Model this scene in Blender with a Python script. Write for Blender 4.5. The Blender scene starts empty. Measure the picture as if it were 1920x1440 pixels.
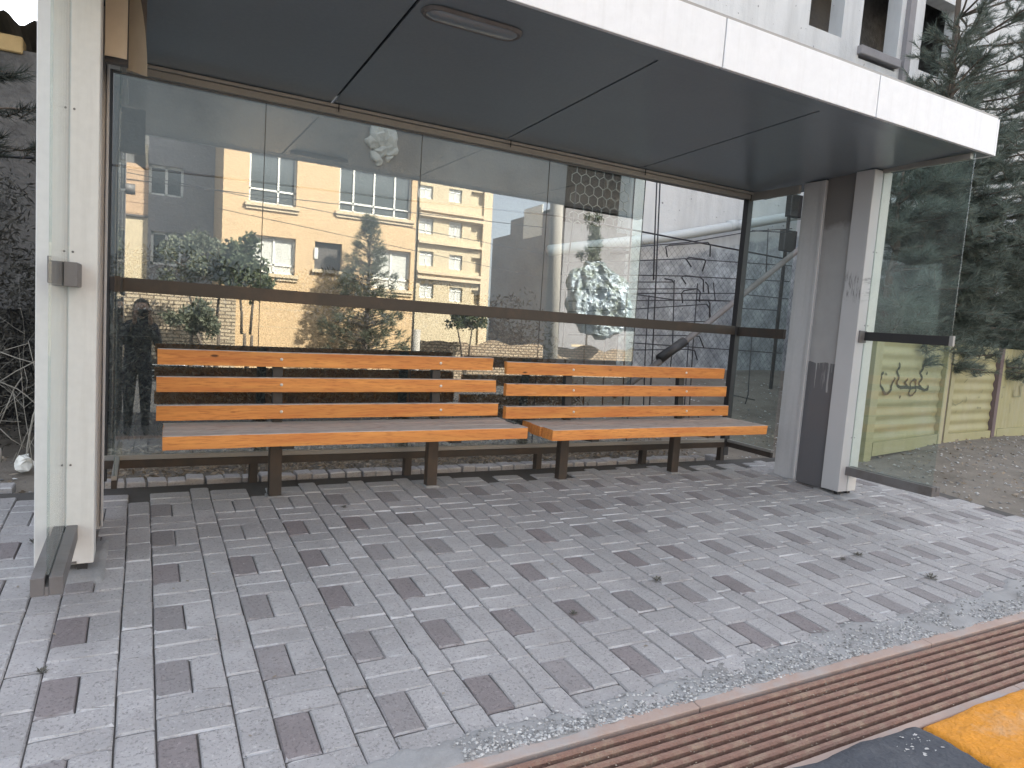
import bpy, bmesh, math, random
from mathutils import Vector, Matrix, noise
random.seed(7)
R = math.radians
S = bpy.context.scene
COL = S.collection
# ------------------------------------------------------------------ camera
TILT = .020                             # the rear glass leans back a little
H, G, D = 1.19, .0492, 4.312            # eye height, fall of the pavement, distance of the rear glass
cd = bpy.data.cameras.new('camera'); cam = bpy.data.objects.new('camera', cd); COL.objects.link(cam)
YAW, PITCH, ROLL, F = R(28.4986), R(5.3325), R(4.0613), 1284.5
fwd = Vector((math.sin(YAW)*math.cos(PITCH), math.cos(YAW)*math.cos(PITCH), -math.sin(PITCH)))
rt = Vector((math.cos(YAW), -math.sin(YAW), 0)); up = rt.cross(fwd)
r2 = rt*math.cos(ROLL)+up*math.sin(ROLL); u2 = up*math.cos(ROLL)-rt*math.sin(ROLL)
m = Matrix((r2, u2, -fwd)).transposed().to_4x4(); m.translation = Vector((0, 0, H))
cam.matrix_world = m
cd.sensor_width = 36; cd.lens = F/1920*36; cd.clip_start = .02; cd.clip_end = 800
S.camera = cam
# ------------------------------------------------------------------ sky, sun, exposure
SUN_EL, SUN_AZ = R(42), R(36)           # azimuth from +Y towards +X: the sun stands behind the shelter
W = bpy.data.worlds.new('World'); S.world = W; W.use_nodes = True
wn = W.node_tree.nodes; wl = W.node_tree.links
sky = wn.new('ShaderNodeTexSky'); sky.sky_type = 'NISHITA'; sky.sun_disc = False
sky.sun_elevation = SUN_EL; sky.sun_rotation = SUN_AZ; sky.dust_density = 2.2; sky.air_density = 1.0; sky.ozone_density = 1
hs = wn.new('ShaderNodeHueSaturation'); hs.inputs['Saturation'].default_value = .36; wl.new(sky.outputs[0], hs.inputs['Color']); wl.new(hs.outputs[0], wn['Background'].inputs[0]); wn['Background'].inputs[1].default_value = .10
sl = bpy.data.lights.new('sun', 'SUN'); sl.energy = 5; sl.angle = R(.53); sl.color = (1, .93, .82)
so = bpy.data.objects.new('sun', sl); COL.objects.link(so)
sd = Vector((math.sin(SUN_AZ)*math.cos(SUN_EL), math.cos(SUN_AZ)*math.cos(SUN_EL), math.sin(SUN_EL)))
so.rotation_euler = sd.to_track_quat('Z', 'Y').to_euler(); so.location = (0, 0, 40)
S.view_settings.view_transform = 'Standard'; S.view_settings.look = 'None'
S.view_settings.exposure = 2.6; S.view_settings.gamma = 1
S.render.engine = 'CYCLES'
S.cycles.transparent_max_bounces = 24; S.cycles.max_bounces = 8; S.cycles.glossy_bounces = 4

def at(x, y, Y):
    "point at depth Y that the photograph shows at pixel x, y"
    d = fwd*F + r2*(x-960) - u2*(y-720); t = Y/d.y
    return Vector((d.x*t, Y, H+d.z*t))
def mir(x, y, V):
    "the same for something seen mirrored in the rear glass, V metres along the mirrored ray"
    p = at(x, y, D); d = (p-Vector((0, 0, H))).normalized(); n = Vector((0, -math.cos(TILT), math.sin(TILT)))
    q = d-n*(2*d.dot(n)); return p+q*((2*D-V-p.y)/q.y)
def gz(Y): return G*(Y-2)

# ------------------------------------------------------------------ materials
def NT(name):
    mt = bpy.data.materials.new(name); mt.use_nodes = True
    nt = mt.node_tree; b = nt.nodes['Principled BSDF']; return mt, nt, b
def nd(nt, t, **kw):
    n = nt.nodes.new(t)
    for k, v in kw.items(): setattr(n, k, v)
    return n
def mapping(nt, scale=(1, 1, 1), coord='Object'):
    tc = nd(nt, 'ShaderNodeTexCoord'); mp = nd(nt, 'ShaderNodeMapping'); mp.inputs['Scale'].default_value = scale
    nt.links.new(tc.outputs[coord], mp.inputs[0]); return mp.outputs[0]
def noi(nt, vec, s, det=6, rough=.6):
    n = nd(nt, 'ShaderNodeTexNoise'); n.inputs['Scale'].default_value = s; n.inputs['Detail'].default_value = det
    n.inputs['Roughness'].default_value = rough; nt.links.new(vec, n.inputs['Vector']); return n.outputs[0]
def ramp(nt, fac, stops):
    r = nd(nt, 'ShaderNodeValToRGB'); nt.links.new(fac, r.inputs[0]); e = r.color_ramp.elements
    while len(e) < len(stops): e.new(.5)
    for q, (p, c) in zip(e, stops): q.position = p; q.color = (*c, 1) if len(c) == 3 else c
    return r.outputs[0]
def mix(nt, fac, a, b, mode='MIX'):
    n = nd(nt, 'ShaderNodeMix', data_type='RGBA', blend_type=mode)
    for s, v in ((n.inputs[0], fac), (n.inputs[6], a), (n.inputs[7], b)):
        if isinstance(v, (int, float)): s.default_value = v
        elif isinstance(v, tuple): s.default_value = (*v, 1)
        else: nt.links.new(v, s)
    return n.outputs[2]
def math_(nt, op, a, b=0., c=None):
    n = nd(nt, 'ShaderNodeMath', operation=op)
    for s, v in zip(n.inputs, (a, b, c)):
        if v is None: continue
        if isinstance(v, (int, float)): s.default_value = v
        else: nt.links.new(v, s)
    return n.outputs[0]
def bump(nt, b, h, strength=.4, dist=.01):
    n = nd(nt, 'ShaderNodeBump'); n.inputs['Strength'].default_value = strength; n.inputs['Distance'].default_value = dist
    nt.links.new(h, n.inputs['Height']); nt.links.new(n.outputs[0], b.inputs['Normal']); return n
def k(c, f): return tuple(min(1, v*f) for v in c)
def rough_mat(name, c, var=.25, scale=3, fine=60, rough=.85, bs=.3, bd=.01, metal=0., stain=None, rnd=0, spec=.5):
    mt, nt, b = NT(name); v = mapping(nt)
    n1 = noi(nt, v, scale, 8); n2 = noi(nt, v, fine, 4)
    col = mix(nt, n1, k(c, 1-var), k(c, 1+var))
    col = mix(nt, math_(nt, 'MULTIPLY', n2, .35), col, k(c, .55))
    if stain:
        f = ramp(nt, noi(nt, v, scale*.6, 9, .7), [(.48, (0, 0, 0)), (.66, (1, 1, 1))]); col = mix(nt, f, col, stain)
    if rnd:
        oi = nd(nt, 'ShaderNodeNewGeometry'); col = mix(nt, ramp(nt, oi.outputs['Random Per Island'], [(0, (0, 0, 0)), (1, (1, 1, 1))]), k(c, .4), k(c, 1.7))
    nt.links.new(col, b.inputs['Base Color']); b.inputs['Roughness'].default_value = rough; b.inputs['Metallic'].default_value = metal
    b.inputs['Specular IOR Level'].default_value = spec
    bump(nt, b, math_(nt, 'ADD', n1, math_(nt, 'MULTIPLY', n2, .5)), bs, bd)
    return mt
def streak(mt, amt, c, sx=9):
    nt = mt.node_tree; b = nt.nodes['Principled BSDF']; l = b.inputs['Base Color'].links[0]; src = l.from_socket
    v = mapping(nt, (sx, sx, .5)); f = ramp(nt, noi(nt, v, 1.6, 8, .72), [(.50, (0, 0, 0)), (.74, (1, 1, 1))]); nt.links.new(mix(nt, math_(nt, 'MULTIPLY', f, amt), src, c), b.inputs['Base Color'])
def paver_mat(name, c, var=.2, tint=None):
    mt, nt, b = NT(name); v = mapping(nt)
    g = nd(nt, 'ShaderNodeNewGeometry'); oi = nd(nt, 'ShaderNodeObjectInfo')
    rn = math_(nt, 'FRACT', math_(nt, 'ADD', g.outputs['Random Per Island'], math_(nt, 'MULTIPLY', oi.outputs['Random'], 7.31)))
    gv = nd(nt, 'ShaderNodeVectorMath', operation='ADD'); nt.links.new(g.outputs['Position'], gv.inputs[0]); P = g.outputs['Position']
    base = mix(nt, rn, k(c, 1-var), k(c, 1+var))
    n1 = noi(nt, P, 5, 8, .65); n2 = noi(nt, P, 105, 4, .75); n3 = noi(nt, P, 1.1, 5, .6)
    base = mix(nt, ramp(nt, n1, [(.35, (0, 0, 0)), (.7, (1, 1, 1))]), k(c, .86), base)
    base = mix(nt, math_(nt, 'MULTIPLY', ramp(nt, n3, [(.42, (0, 0, 0)), (.62, (1, 1, 1))]), .45), base, k(c, 1.28) if not tint else tint)
    pits = ramp(nt, n2, [(.34, (1, 1, 1)), (.46, (0, 0, 0))]); base = mix(nt, math_(nt, 'MULTIPLY', pits, .75), base, k(c, .45))
    sp = ramp(nt, noi(nt, P, 70, 4, .7), [(.58, (0, 0, 0)), (.68, (1, 1, 1))]); base = mix(nt, math_(nt, 'MULTIPLY', sp, .45), base, k(c, 1.6))
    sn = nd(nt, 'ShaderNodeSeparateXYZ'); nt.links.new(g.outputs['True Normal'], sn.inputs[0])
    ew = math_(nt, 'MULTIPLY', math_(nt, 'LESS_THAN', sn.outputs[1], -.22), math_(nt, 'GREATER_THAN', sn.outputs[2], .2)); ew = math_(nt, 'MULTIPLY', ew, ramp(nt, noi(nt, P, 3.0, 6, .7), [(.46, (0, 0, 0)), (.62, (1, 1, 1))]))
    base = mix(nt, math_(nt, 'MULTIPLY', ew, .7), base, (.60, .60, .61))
    grime = ramp(nt, noi(nt, P, 2.3, 8, .7), [(.50, (0, 0, 0)), (.72, (1, 1, 1))]); base = mix(nt, math_(nt, 'MULTIPLY', grime, .30), base, (.16, .15, .145))
    nt.links.new(base, b.inputs['Base Color']); b.inputs['Roughness'].default_value = .82; b.inputs['Specular IOR Level'].default_value = .35
    bump(nt, b, math_(nt, 'SUBTRACT', math_(nt, 'ADD', n1, n2), pits), .45, .004)
    return mt
def wood_mat(name, c, worn=(.30, .25, .22), wornamt=.0, seed=0):
    mt, nt, b = NT(name); v = mapping(nt, (1.2, 14, 14)); oi = nd(nt, 'ShaderNodeObjectInfo')
    ad = nd(nt, 'ShaderNodeVectorMath', operation='ADD'); nt.links.new(v, ad.inputs[0])
    cb = nd(nt, 'ShaderNodeCombineXYZ'); nt.links.new(math_(nt, 'MULTIPLY', oi.outputs['Random'], 40), cb.inputs[0]); nt.links.new(cb.outputs[0], ad.inputs[1]); v = ad.outputs[0]
    n1 = noi(nt, v, 2.0, 9, .62); wv = nd(nt, 'ShaderNodeTexWave', wave_type='RINGS'); wv.inputs['Scale'].default_value = .7; wv.inputs['Distortion'].default_value = 7; wv.inputs['Detail'].default_value = 4
    nt.links.new(v, wv.inputs['Vector'])
    col = mix(nt, math_(nt, 'MULTIPLY', wv.outputs[1], .5), k(c, 1.08), k(c, .68))
    col = mix(nt, ramp(nt, n1, [(.35, (0, 0, 0)), (.75, (1, 1, 1))]), col, (c[0]*.75, c[1]*.55, c[2]*.6))
    v2 = mapping(nt, (3.2, 9, 9)); kn = nd(nt, 'ShaderNodeTexVoronoi'); kn.inputs['Scale'].default_value = 1.1; nt.links.new(v2, kn.inputs['Vector'])
    col = mix(nt, ramp(nt, kn.outputs[0], [(.05, (1, 1, 1)), (.09, (0, 0, 0))]), col, (.10, .035, .012))
    w = ramp(nt, noi(nt, mapping(nt, (2.2, 12, 12)), 1.6, 9, .75), [(.62-wornamt, (0, 0, 0)), (.70-wornamt, (1, 1, 1))])
    col = mix(nt, w, col, worn)
    col = mix(nt, ramp(nt, noi(nt, mapping(nt, (6, 60, 60)), 2, 3), [(.33, (.7, .7, .7)), (.5, (0, 0, 0))]), col, k(worn, .35) if wornamt > .2 else (c[0]*.6, c[1]*.45, c[2]*.5))
    nt.links.new(col, b.inputs['Base Color']); b.inputs['Roughness'].default_value = .5 if wornamt < .2 else .85
    b.inputs['Specular IOR Level'].default_value = .35
    bump(nt, b, n1, .35, .004); return mt
def glass_mat(name, f0=.1, dirt=.05, tint=(.90, .95, .94)):
    mt = bpy.data.materials.new(name); mt.use_nodes = True; nt = mt.node_tree; nt.nodes.clear()
    o = nd(nt, 'ShaderNodeOutputMaterial'); g = nd(nt, 'ShaderNodeNewGeometry')
    dp = nd(nt, 'ShaderNodeVectorMath', operation='DOT_PRODUCT'); nt.links.new(g.outputs['Normal'], dp.inputs[0]); nt.links.new(g.outputs['Incoming'], dp.inputs[1])
    c = math_(nt, 'ABSOLUTE', dp.outputs['Value']); f = math_(nt, 'MULTIPLY_ADD', math_(nt, 'POWER', math_(nt, 'SUBTRACT', 1, c), 5), 1-f0, f0)
    tr = nd(nt, 'ShaderNodeBsdfTransparent'); tr.inputs[0].default_value = (*tint, 1)
    gl = nd(nt, 'ShaderNodeBsdfGlossy'); gl.inputs['Roughness'].default_value = 0.0; gl.inputs[0].default_value = (1, 1, 1, 1)
    a = nd(nt, 'ShaderNodeMixShader'); nt.links.new(f, a.inputs[0]); nt.links.new(tr.outputs[0], a.inputs[1]); nt.links.new(gl.outputs[0], a.inputs[2])
    df = nd(nt, 'ShaderNodeBsdfDiffuse'); df.inputs[0].default_value = (.5, .5, .48, 1)
    v = mapping(nt, (1, 1, .45)); dn = ramp(nt, noi(nt, v, 2.4, 10, .68), [(.3, (.25, .25, .25)), (.75, (1, 1, 1))])
    b = nd(nt, 'ShaderNodeMixShader'); nt.links.new(math_(nt, 'MULTIPLY', dn, dirt), b.inputs[0]); nt.links.new(a.outputs[0], b.inputs[1]); nt.links.new(df.outputs[0], b.inputs[2])
    nt.links.new(b.outputs[0], o.inputs[0]); return mt
def leaf_mat(name, c, c2, tl=.25):
    mt, nt, b = NT(name); g = nd(nt, 'ShaderNodeNewGeometry')
    n = noi(nt, g.outputs['Position'], 1.6, 4)
    col = mix(nt, g.outputs['Random Per Island'], c, c2); col = mix(nt, math_(nt, 'MULTIPLY', n, .5), col, k(c, .5))
    nt.links.new(col, b.inputs['Base Color']); b.inputs['Roughness'].default_value = .6; b.inputs['Specular IOR Level'].default_value = .3
    t = nd(nt, 'ShaderNodeBsdfTranslucent'); nt.links.new(col, t.inputs[0]); ms = nd(nt, 'ShaderNodeMixShader'); ms.inputs[0].default_value = tl
    nt.links.new(b.outputs[0], ms.inputs[1]); nt.links.new(t.outputs[0], ms.inputs[2]); nt.links.new(ms.outputs[0], nt.nodes['Material Output'].inputs[0]); return mt
def brick_mat(name, c1, c2, mortar, bw=.22, bh=.07, ms=.012, bstr=.8):
    mt, nt, b = NT(name); tc = nd(nt, 'ShaderNodeTexCoord'); sp = nd(nt, 'ShaderNodeSeparateXYZ'); cb = nd(nt, 'ShaderNodeCombineXYZ')
    nt.links.new(tc.outputs['Object'], sp.inputs[0]); nt.links.new(math_(nt, 'ADD', sp.outputs[0], sp.outputs[1]), cb.inputs[0]); nt.links.new(sp.outputs[2], cb.inputs[1])
    dn = nd(nt, 'ShaderNodeTexNoise'); dn.inputs['Scale'].default_value = 3; nt.links.new(cb.outputs[0], dn.inputs['Vector'])
    ad = nd(nt, 'ShaderNodeVectorMath', operation='MULTIPLY_ADD'); nt.links.new(dn.outputs[1], ad.inputs[0]); ad.inputs[1].default_value = (.03, .03, 0); nt.links.new(cb.outputs[0], ad.inputs[2])
    t = nd(nt, 'ShaderNodeTexBrick'); nt.links.new(ad.outputs[0], t.inputs['Vector']); t.inputs['Scale'].default_value = 1
    t.inputs['Brick Width'].default_value = bw; t.inputs['Row Height'].default_value = bh; t.inputs['Mortar Size'].default_value = ms
    t.inputs['Color1'].default_value = (*c1, 1); t.inputs['Color2'].default_value = (*c2, 1); t.inputs['Mortar'].default_value = (*mortar, 1)
    col = mix(nt, math_(nt, 'MULTIPLY', noi(nt, tc.outputs['Object'], 2.5, 8), .6), t.outputs[0], k(c1, .5))
    nt.links.new(col, b.inputs['Base Color']); b.inputs['Roughness'].default_value = .9
    bump(nt, b, math_(nt, 'SUBTRACT', 1, t.outputs[1]), bstr, .02); return mt

M = {}
M['paver'] = paver_mat('paver_grey', (.366, .355, .354), .19)
M['paver_mid'] = paver_mat('paver_grey_brown', (.262, .244, .245), .16, (.29, .275, .275))
M['paver_dark'] = paver_mat('paver_brown', (.235, .208, .209), .16, (.265, .245, .246))
M['joint'] = rough_mat('joint_sand', (.085, .08, .075), .35, 6, 90, .95, .6)
M['cement'] = rough_mat('cement_strip', (.34, .34, .34), .2, 5, 120, .9, .7, .012, stain=(.24, .235, .23))
M['asphalt'] = rough_mat('asphalt', (.055, .055, .058), .3, 2, 150, .9, .4)
M['dirt'] = rough_mat('dirt', (.215, .19, .16), .4, 3, 60, .95, .9, .02, stain=(.13, .112, .09))
M['white'] = rough_mat('post_paint', (.66, .645, .615), .04, 2, 30, .42, .03, .003)
M['greypaint'] = rough_mat('post_inner_paint', (.50, .49, .49), .06, 2, 40, .5, .05, .003)
M['fascia'] = rough_mat('fascia_paint', (.82, .83, .84), .02, 1, 20, .32, .02, .002)
M['soffit'] = rough_mat('soffit_sheet', (.285, .33, .365), .06, 2, 60, .26, .03, .003, metal=.35)
M['seam'] = rough_mat('seam_shadow_gap', (.02, .02, .022), .1)
M['chan'] = rough_mat('aluminium_channel', (.34, .325, .30), .12, 4, 60, .45, .1, .003, metal=.3)
M['brown'] = rough_mat('dark_brown_steel', (.045, .036, .030), .25, 4, 60, .5, .15, .003, stain=(.075, .05, .034))
M['dark'] = rough_mat('dark_steel', (.026, .025, .026), .2, 4, 60, .5, .15, .003)
M['clamp'] = rough_mat('clamp_steel', (.15, .14, .137), .2, 5, 80, .5, .2, .003, stain=(.09, .075, .065))
M['beige'] = rough_mat('beige_sheet', (.60, .50, .385), .05, 2, 30, .5, .04, .003)
M['wood'] = wood_mat('orange_wood', (.68, .30, .08), (.50, .36, .25), -.035)
M['woodtop'] = wood_mat('worn_wood', (.42, .315, .25), (.47, .42, .385), .27)
M['glass'] = glass_mat('rear_glass', .12, .03)
M['finglass'] = glass_mat('fin_glass', .05, .06)
M['bolt'] = rough_mat('bolt_zinc', (.75, .70, .62), .1, 5, 50, .4, .1, .002, metal=.3)
M['rust'] = rough_mat('rusty_grate', (.255, .150, .115), .3, 26, 140, .9, .9, .008, stain=(.31, .225, .165))
M['gratedirt'] = rough_mat('grate_dirt', (.055, .032, .03), .4, 9, 90, .95, .6)
M['frame_rust'] = rough_mat('grate_frame', (.40, .30, .255), .25, 5, 120, .9, .4, .006, stain=(.36, .34, .33))
M['yellow'] = rough_mat('yellow_kerb_paint', (.70, .29, .028), .22, 9, 55, .9, 1, .03, stain=(.58, .33, .15))
M['black'] = rough_mat('black_kerb_paint', (.06, .066, .08), .3, 7, 60, .85, 1, .02, stain=(.10, .105, .115))
M['chip'] = rough_mat('bare_kerb', (.5, .49, .48), .2)
M['stone'] = rough_mat('small_stone', (.33, .33, .325), .3, 20, 120, .9, .4, .004, rnd=.5)
M['litter'] = leaf_mat('dry_litter', (.46, .39, .31), (.20, .16, .12), .1)
M['greywall'] = rough_mat('grey_cement_render', (.165, .17, .178), .25, 1.1, 30, .9, .6, .02, stain=(.10, .103, .11))
M['leftwall'] = rough_mat('dark_cement_wall', (.17, .165, .158), .3, 1.6, 18, .95, .9, .04, stain=(.06, .058, .055))
M['lump'] = rough_mat('cement_lump', (.38, .385, .38), .25, 6, 40, .95, .8, .02)
M['pipe'] = rough_mat('pale_pipe', (.56, .59, .59), .08, 1.5, 30, .5, .1)
M['roofsheet'] = rough_mat('rusty_roof', (.10, .09, .07), .4, 3, 40, .8, .3)
M['yellowband'] = rough_mat('ochre_wall_edge', (.42, .30, .14), .4, 3, 40, .9, .5)
M['rebar'] = rough_mat('rebar', (.035, .035, .042), .3, 10, 90, .6, .2)
M['mesh'] = rough_mat('wire', (.22, .24, .23), .2, 10, 90, .6, .1)
M['fence'] = rough_mat('yellow_green_paint', (.37, .35, .185), .12, 2, 60, .7, .2, .006, stain=(.37, .345, .22))
M['fencedark'] = rough_mat('fence_gap', (.16, .12, .12), .2)
M['spray'] = rough_mat('spray_paint', (.07, .075, .05), .3)
M['sprayfaint'] = rough_mat('faded_spray_paint', (.27, .27, .16), .3)
M['needle'] = leaf_mat('pine_needles', (.10, .13, .11), (.28, .33, .28), .3)
M['needle2'] = leaf_mat('dark_needles', (.035, .045, .038), (.08, .092, .075), .2)
M['hedge'] = leaf_mat('dark_hedge', (.04, .04, .036), (.12, .115, .10), .12)
M['twig'] = rough_mat('bare_twig', (.33, .31, .27), .3, 8, 60, .9)
M['bark'] = rough_mat('bark', (.13, .105, .085), .4, 9, 60, .95, .8, .02)
M['leaf'] = leaf_mat('broad_leaves', (.06, .085, .045), (.14, .16, .085), .3)
M['leafgrey'] = leaf_mat('dusty_pine', (.10, .125, .085), (.24, .25, .18), .3)
M['weed'] = leaf_mat('weed', (.13, .13, .105), (.22, .21, .18), .3)
M['cream'] = rough_mat('beige_render', (.66, .47, .275), .03, .5, 2, .9, .05)
M['creamsill'] = rough_mat('sill_stone', (.66, .53, .36), .05)
M['cream2'] = rough_mat('pale_yellow_render', (.60, .50, .34), .05, .5, 12, .9, .15)
M['greyhouse'] = rough_mat('grey_house_render', (.30, .29, .30), .15, 1.2, 14, .9, .4, stain=(.23, .22, .22))
M['siding'] = brick_mat('orange_siding', (.60, .41, .26), (.57, .39, .25), (.28, .17, .10), 9, .42, .02, .4)
M['bricks'] = brick_mat('pale_bricks', (.56, .46, .33), (.46, .36, .25), (.10, .075, .055), .42, .13, .022)
M['rubble'] = brick_mat('rubble_bricks', (.58, .46, .33), (.38, .27, .18), (.12, .085, .06), .26, .12, .03)
M['winframe'] = rough_mat('white_window_frame', (.85, .85, .80), .02, 2, 20, .4, .02)
M['pane'] = rough_mat('window_pane', (.10, .115, .12), .1, 1, 10, .08, .02, spec=.8)
M['curtain'] = rough_mat('net_curtain', (.62, .62, .58), .12, 2, 30, .9)
M['shutterdark'] = rough_mat('dark_window', (.11, .10, .095), .2)
M['concpole'] = rough_mat('concrete_pole', (.42, .39, .35), .12, 2, 50, .9, .3)
M['cloth'] = rough_mat('dark_clothes', (.03, .032, .04), .2, 6, 90, .9, .3)
M['skin'] = rough_mat('skin', (.42, .26, .18), .06, 6, 60, .55, .05)
M['hair'] = rough_mat('hair', (.02, .017, .015), .2, 30, 90, .6, .3)
M['phone'] = rough_mat('phone_case', (.02, .02, .022), .1, 3, 30, .3, .02)
streak(M['fascia'], .22, (.45, .44, .42)); streak(M['white'], .35, (.42, .40, .37)); streak(M['greypaint'], .4, (.28, .27, .26)); streak(M['cream'], .25, (.45, .34, .21), 1.2); streak(M['cream2'], .25, (.42, .34, .23), 1); streak(M['fence'], .4, (.24, .22, .13), 4)
def plaster_white():
    mt, nt, b = NT('white_plaster'); v = mapping(nt)
    sp = nd(nt, 'ShaderNodeSeparateXYZ'); nt.links.new(v, sp.inputs[0])
    n1 = noi(nt, v, .9, 8, .6); n2 = noi(nt, v, 3.5, 9, .72); n3 = noi(nt, v, 40, 3)
    zz = math_(nt, 'ADD', math_(nt, 'SUBTRACT', sp.outputs[2], math_(nt, 'MULTIPLY', sp.outputs[0], .23)), math_(nt, 'MULTIPLY', n1, .5))
    low = ramp(nt, zz, [(.95, (1, 1, 1)), (1.0, (0, 0, 0))])       # rougher, stained render below the pipe
    rc = ramp(nt, n2, [(.33, (.20, .21, .23)), (.5, (.40, .42, .44)), (.62, (.62, .65, .67))])
    st_ = ramp(nt, noi(nt, mapping(nt, (3, 1, .35)), 1.2, 8, .65), [(.42, (0, 0, 0)), (.7, (1, 1, 1))]); clean = mix(nt, n1, (.60, .61, .61), (.70, .71, .71)); clean = mix(nt, math_(nt, 'MULTIPLY', st_, .45), clean, (.36, .365, .365))
    col = mix(nt, low, clean, rc)
    dots = ramp(nt, noi(nt, v, 14, 1), [(.74, (0, 0, 0)), (.77, (1, 1, 1))]); col = mix(nt, math_(nt, 'MULTIPLY', dots, .7), col, (.12, .12, .13))
    nt.links.new(col, b.inputs['Base Color']); b.inputs['Roughness'].default_value = .9
    bump(nt, b, math_(nt, 'ADD', n2, math_(nt, 'MULTIPLY', n3, .3)), .5, .03); return mt
M['plaster'] = plaster_white()
def panel_mat():
    mt, nt, b = NT('painted_over_panel'); v = mapping(nt); sp = nd(nt, 'ShaderNodeSeparateXYZ'); nt.links.new(v, sp.inputs[0])
    drip = noi(nt, mapping(nt, (1, 34, .7)), 1.3, 4, .6); edge = noi(nt, mapping(nt, (5, 6, 5)), 1.5, 5)
    lo = math_(nt, 'ADD', sp.outputs[2], math_(nt, 'ADD', math_(nt, 'MULTIPLY', ramp(nt, drip, [(.56, (0, 0, 0)), (.64, (1, 1, 1))]), .22), math_(nt, 'MULTIPLY', edge, .06)))
    a = math_(nt, 'GREATER_THAN', lo, 1.06)
    hi = math_(nt, 'ADD', sp.outputs[2], math_(nt, 'MULTIPLY', edge, .22)); c = ramp(nt, hi, [(0.0, (1, 1, 1)), (1, (1, 1, 1))])
    t = nd(nt, 'ShaderNodeMapRange'); nt.links.new(hi, t.inputs[0]); t.inputs[1].default_value = 2.13; t.inputs[2].default_value = 2.2; t.inputs[3].default_value = 1; t.inputs[4].default_value = 0
    f = math_(nt, 'MULTIPLY', a, t.outputs[0])
    scr = ramp(nt, noi(nt, mapping(nt, (1, 26, 5)), 2.2, 5, .8), [(.66, (0, 0, 0)), (.70, (1, 1, 1))])
    pale = mix(nt, edge, (.29, .28, .275), (.37, .36, .355)); pale = mix(nt, math_(nt, 'MULTIPLY', scr, .4), pale, (.16, .155, .155))
    col = mix(nt, f, mix(nt, math_(nt, 'GREATER_THAN', sp.outputs[2], 1.6), (.125, .12, .125), (.175, .162, .155)), pale); nt.links.new(col, b.inputs['Base Color']); b.inputs['Roughness'].default_value = .45
    bump(nt, b, f, .3, .002); return mt
M['panel'] = panel_mat()
def scuff_mat():
    mt, nt, b = NT('scuffed_post_paint'); v = mapping(nt); sp = nd(nt, 'ShaderNodeSeparateXYZ'); nt.links.new(v, sp.inputs[0])
    scr = ramp(nt, noi(nt, mapping(nt, (1, 60, 7)), 1.4, 6, .75), [(.50, (0, 0, 0)), (.56, (1, 1, 1))])
    d = math_(nt, 'ABSOLUTE', math_(nt, 'SUBTRACT', sp.outputs[2], 1.62)); m_ = nd(nt, 'ShaderNodeMapRange'); nt.links.new(math_(nt, 'ADD', d, math_(nt, 'MULTIPLY', noi(nt, v, 6, 3), .14)), m_.inputs[0])
    m_.inputs[1].default_value = .14; m_.inputs[2].default_value = .2; m_.inputs[3].default_value = 1; m_.inputs[4].default_value = 0
    col = mix(nt, math_(nt, 'MULTIPLY', scr, math_(nt, 'MULTIPLY', m_.outputs[0], .8)), mix(nt, noi(nt, v, 3, 6), (.43, .42, .42), (.50, .49, .49)), (.16, .155, .155))
    nt.links.new(col, b.inputs['Base Color']); b.inputs['Roughness'].default_value = .45; return mt
M['scuff'] = scuff_mat()
def foil_mat():
    mt, nt, b = NT('silver_sheet'); v = mapping(nt); n = noi(nt, v, 2.2, 8, .7)
    nt.links.new(mix(nt, ramp(nt, n, [(.38, (0, 0, 0)), (.62, (1, 1, 1))]), (.12, .14, .10), (.46, .53, .60)), b.inputs['Base Color']); b.inputs['Metallic'].default_value = .35; b.inputs['Roughness'].default_value = .45
    bump(nt, b, n, .9, .1); return mt
M['foil'] = foil_mat()

# ------------------------------------------------------------------ object helpers
WL = {}
def mesh_of(bm, name):
    me = bpy.data.meshes.new(name); bm.normal_update(); bm.to_mesh(me); bm.free(); return me
def link(name, me, mats=None, parent=None, smooth=False, world=True, stuff=False):
    if isinstance(me, bmesh.types.BMesh): me = mesh_of(me, name)
    o = bpy.data.objects.new(name, me); COL.objects.link(o)
    if mats is not None and not me.materials:
        for q in (mats if isinstance(mats, (list, tuple)) else [mats]): me.materials.append(q)
    if smooth: me.polygons.foreach_set('use_smooth', [True]*len(me.polygons))
    if parent:
        o.parent = parent
        if world and parent.parent is None: o.location = -parent.location
    if stuff: o['kind'] = 'stuff'
    return o
def tag(o, label, cat, group=None):
    o['label'] = label; o['category'] = cat
    if group: o['group'] = group
    return o
def empty(name, loc, label, cat, group=None):
    o = bpy.data.objects.new(name, None); COL.objects.link(o); o.location = loc; o.empty_display_size = .1
    return tag(o, label, cat, group)
def struct(name, bm, mt, **kw):
    o = link(name, bm, mt, **kw); o['kind'] = 'structure'; return o
def bx(bm, a, b, bev=0, mi=0, topmi=None, seg=1):
    x0, y0, z0 = a; x1, y1, z1 = b
    vs = [bm.verts.new(p) for p in ((x0, y0, z0), (x1, y0, z0), (x1, y1, z0), (x0, y1, z0), (x0, y0, z1), (x1, y0, z1), (x1, y1, z1), (x0, y1, z1))]
    fs = [bm.faces.new([vs[i] for i in q]) for q in ((0, 3, 2, 1), (4, 5, 6, 7), (0, 1, 5, 4), (1, 2, 6, 5), (2, 3, 7, 6), (3, 0, 4, 7))]
    for f in fs: f.material_index = mi
    if topmi is not None: fs[1].material_index = topmi
    if bev:
        es = list({e for f in fs for e in f.edges}); bmesh.ops.bevel(bm, geom=es, offset=bev, segments=seg, affect='EDGES', profile=.5)
    return vs
def box(a, b, bev=0, **kw):
    bm = bmesh.new(); bx(bm, a, b, bev, **kw); return bm
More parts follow.
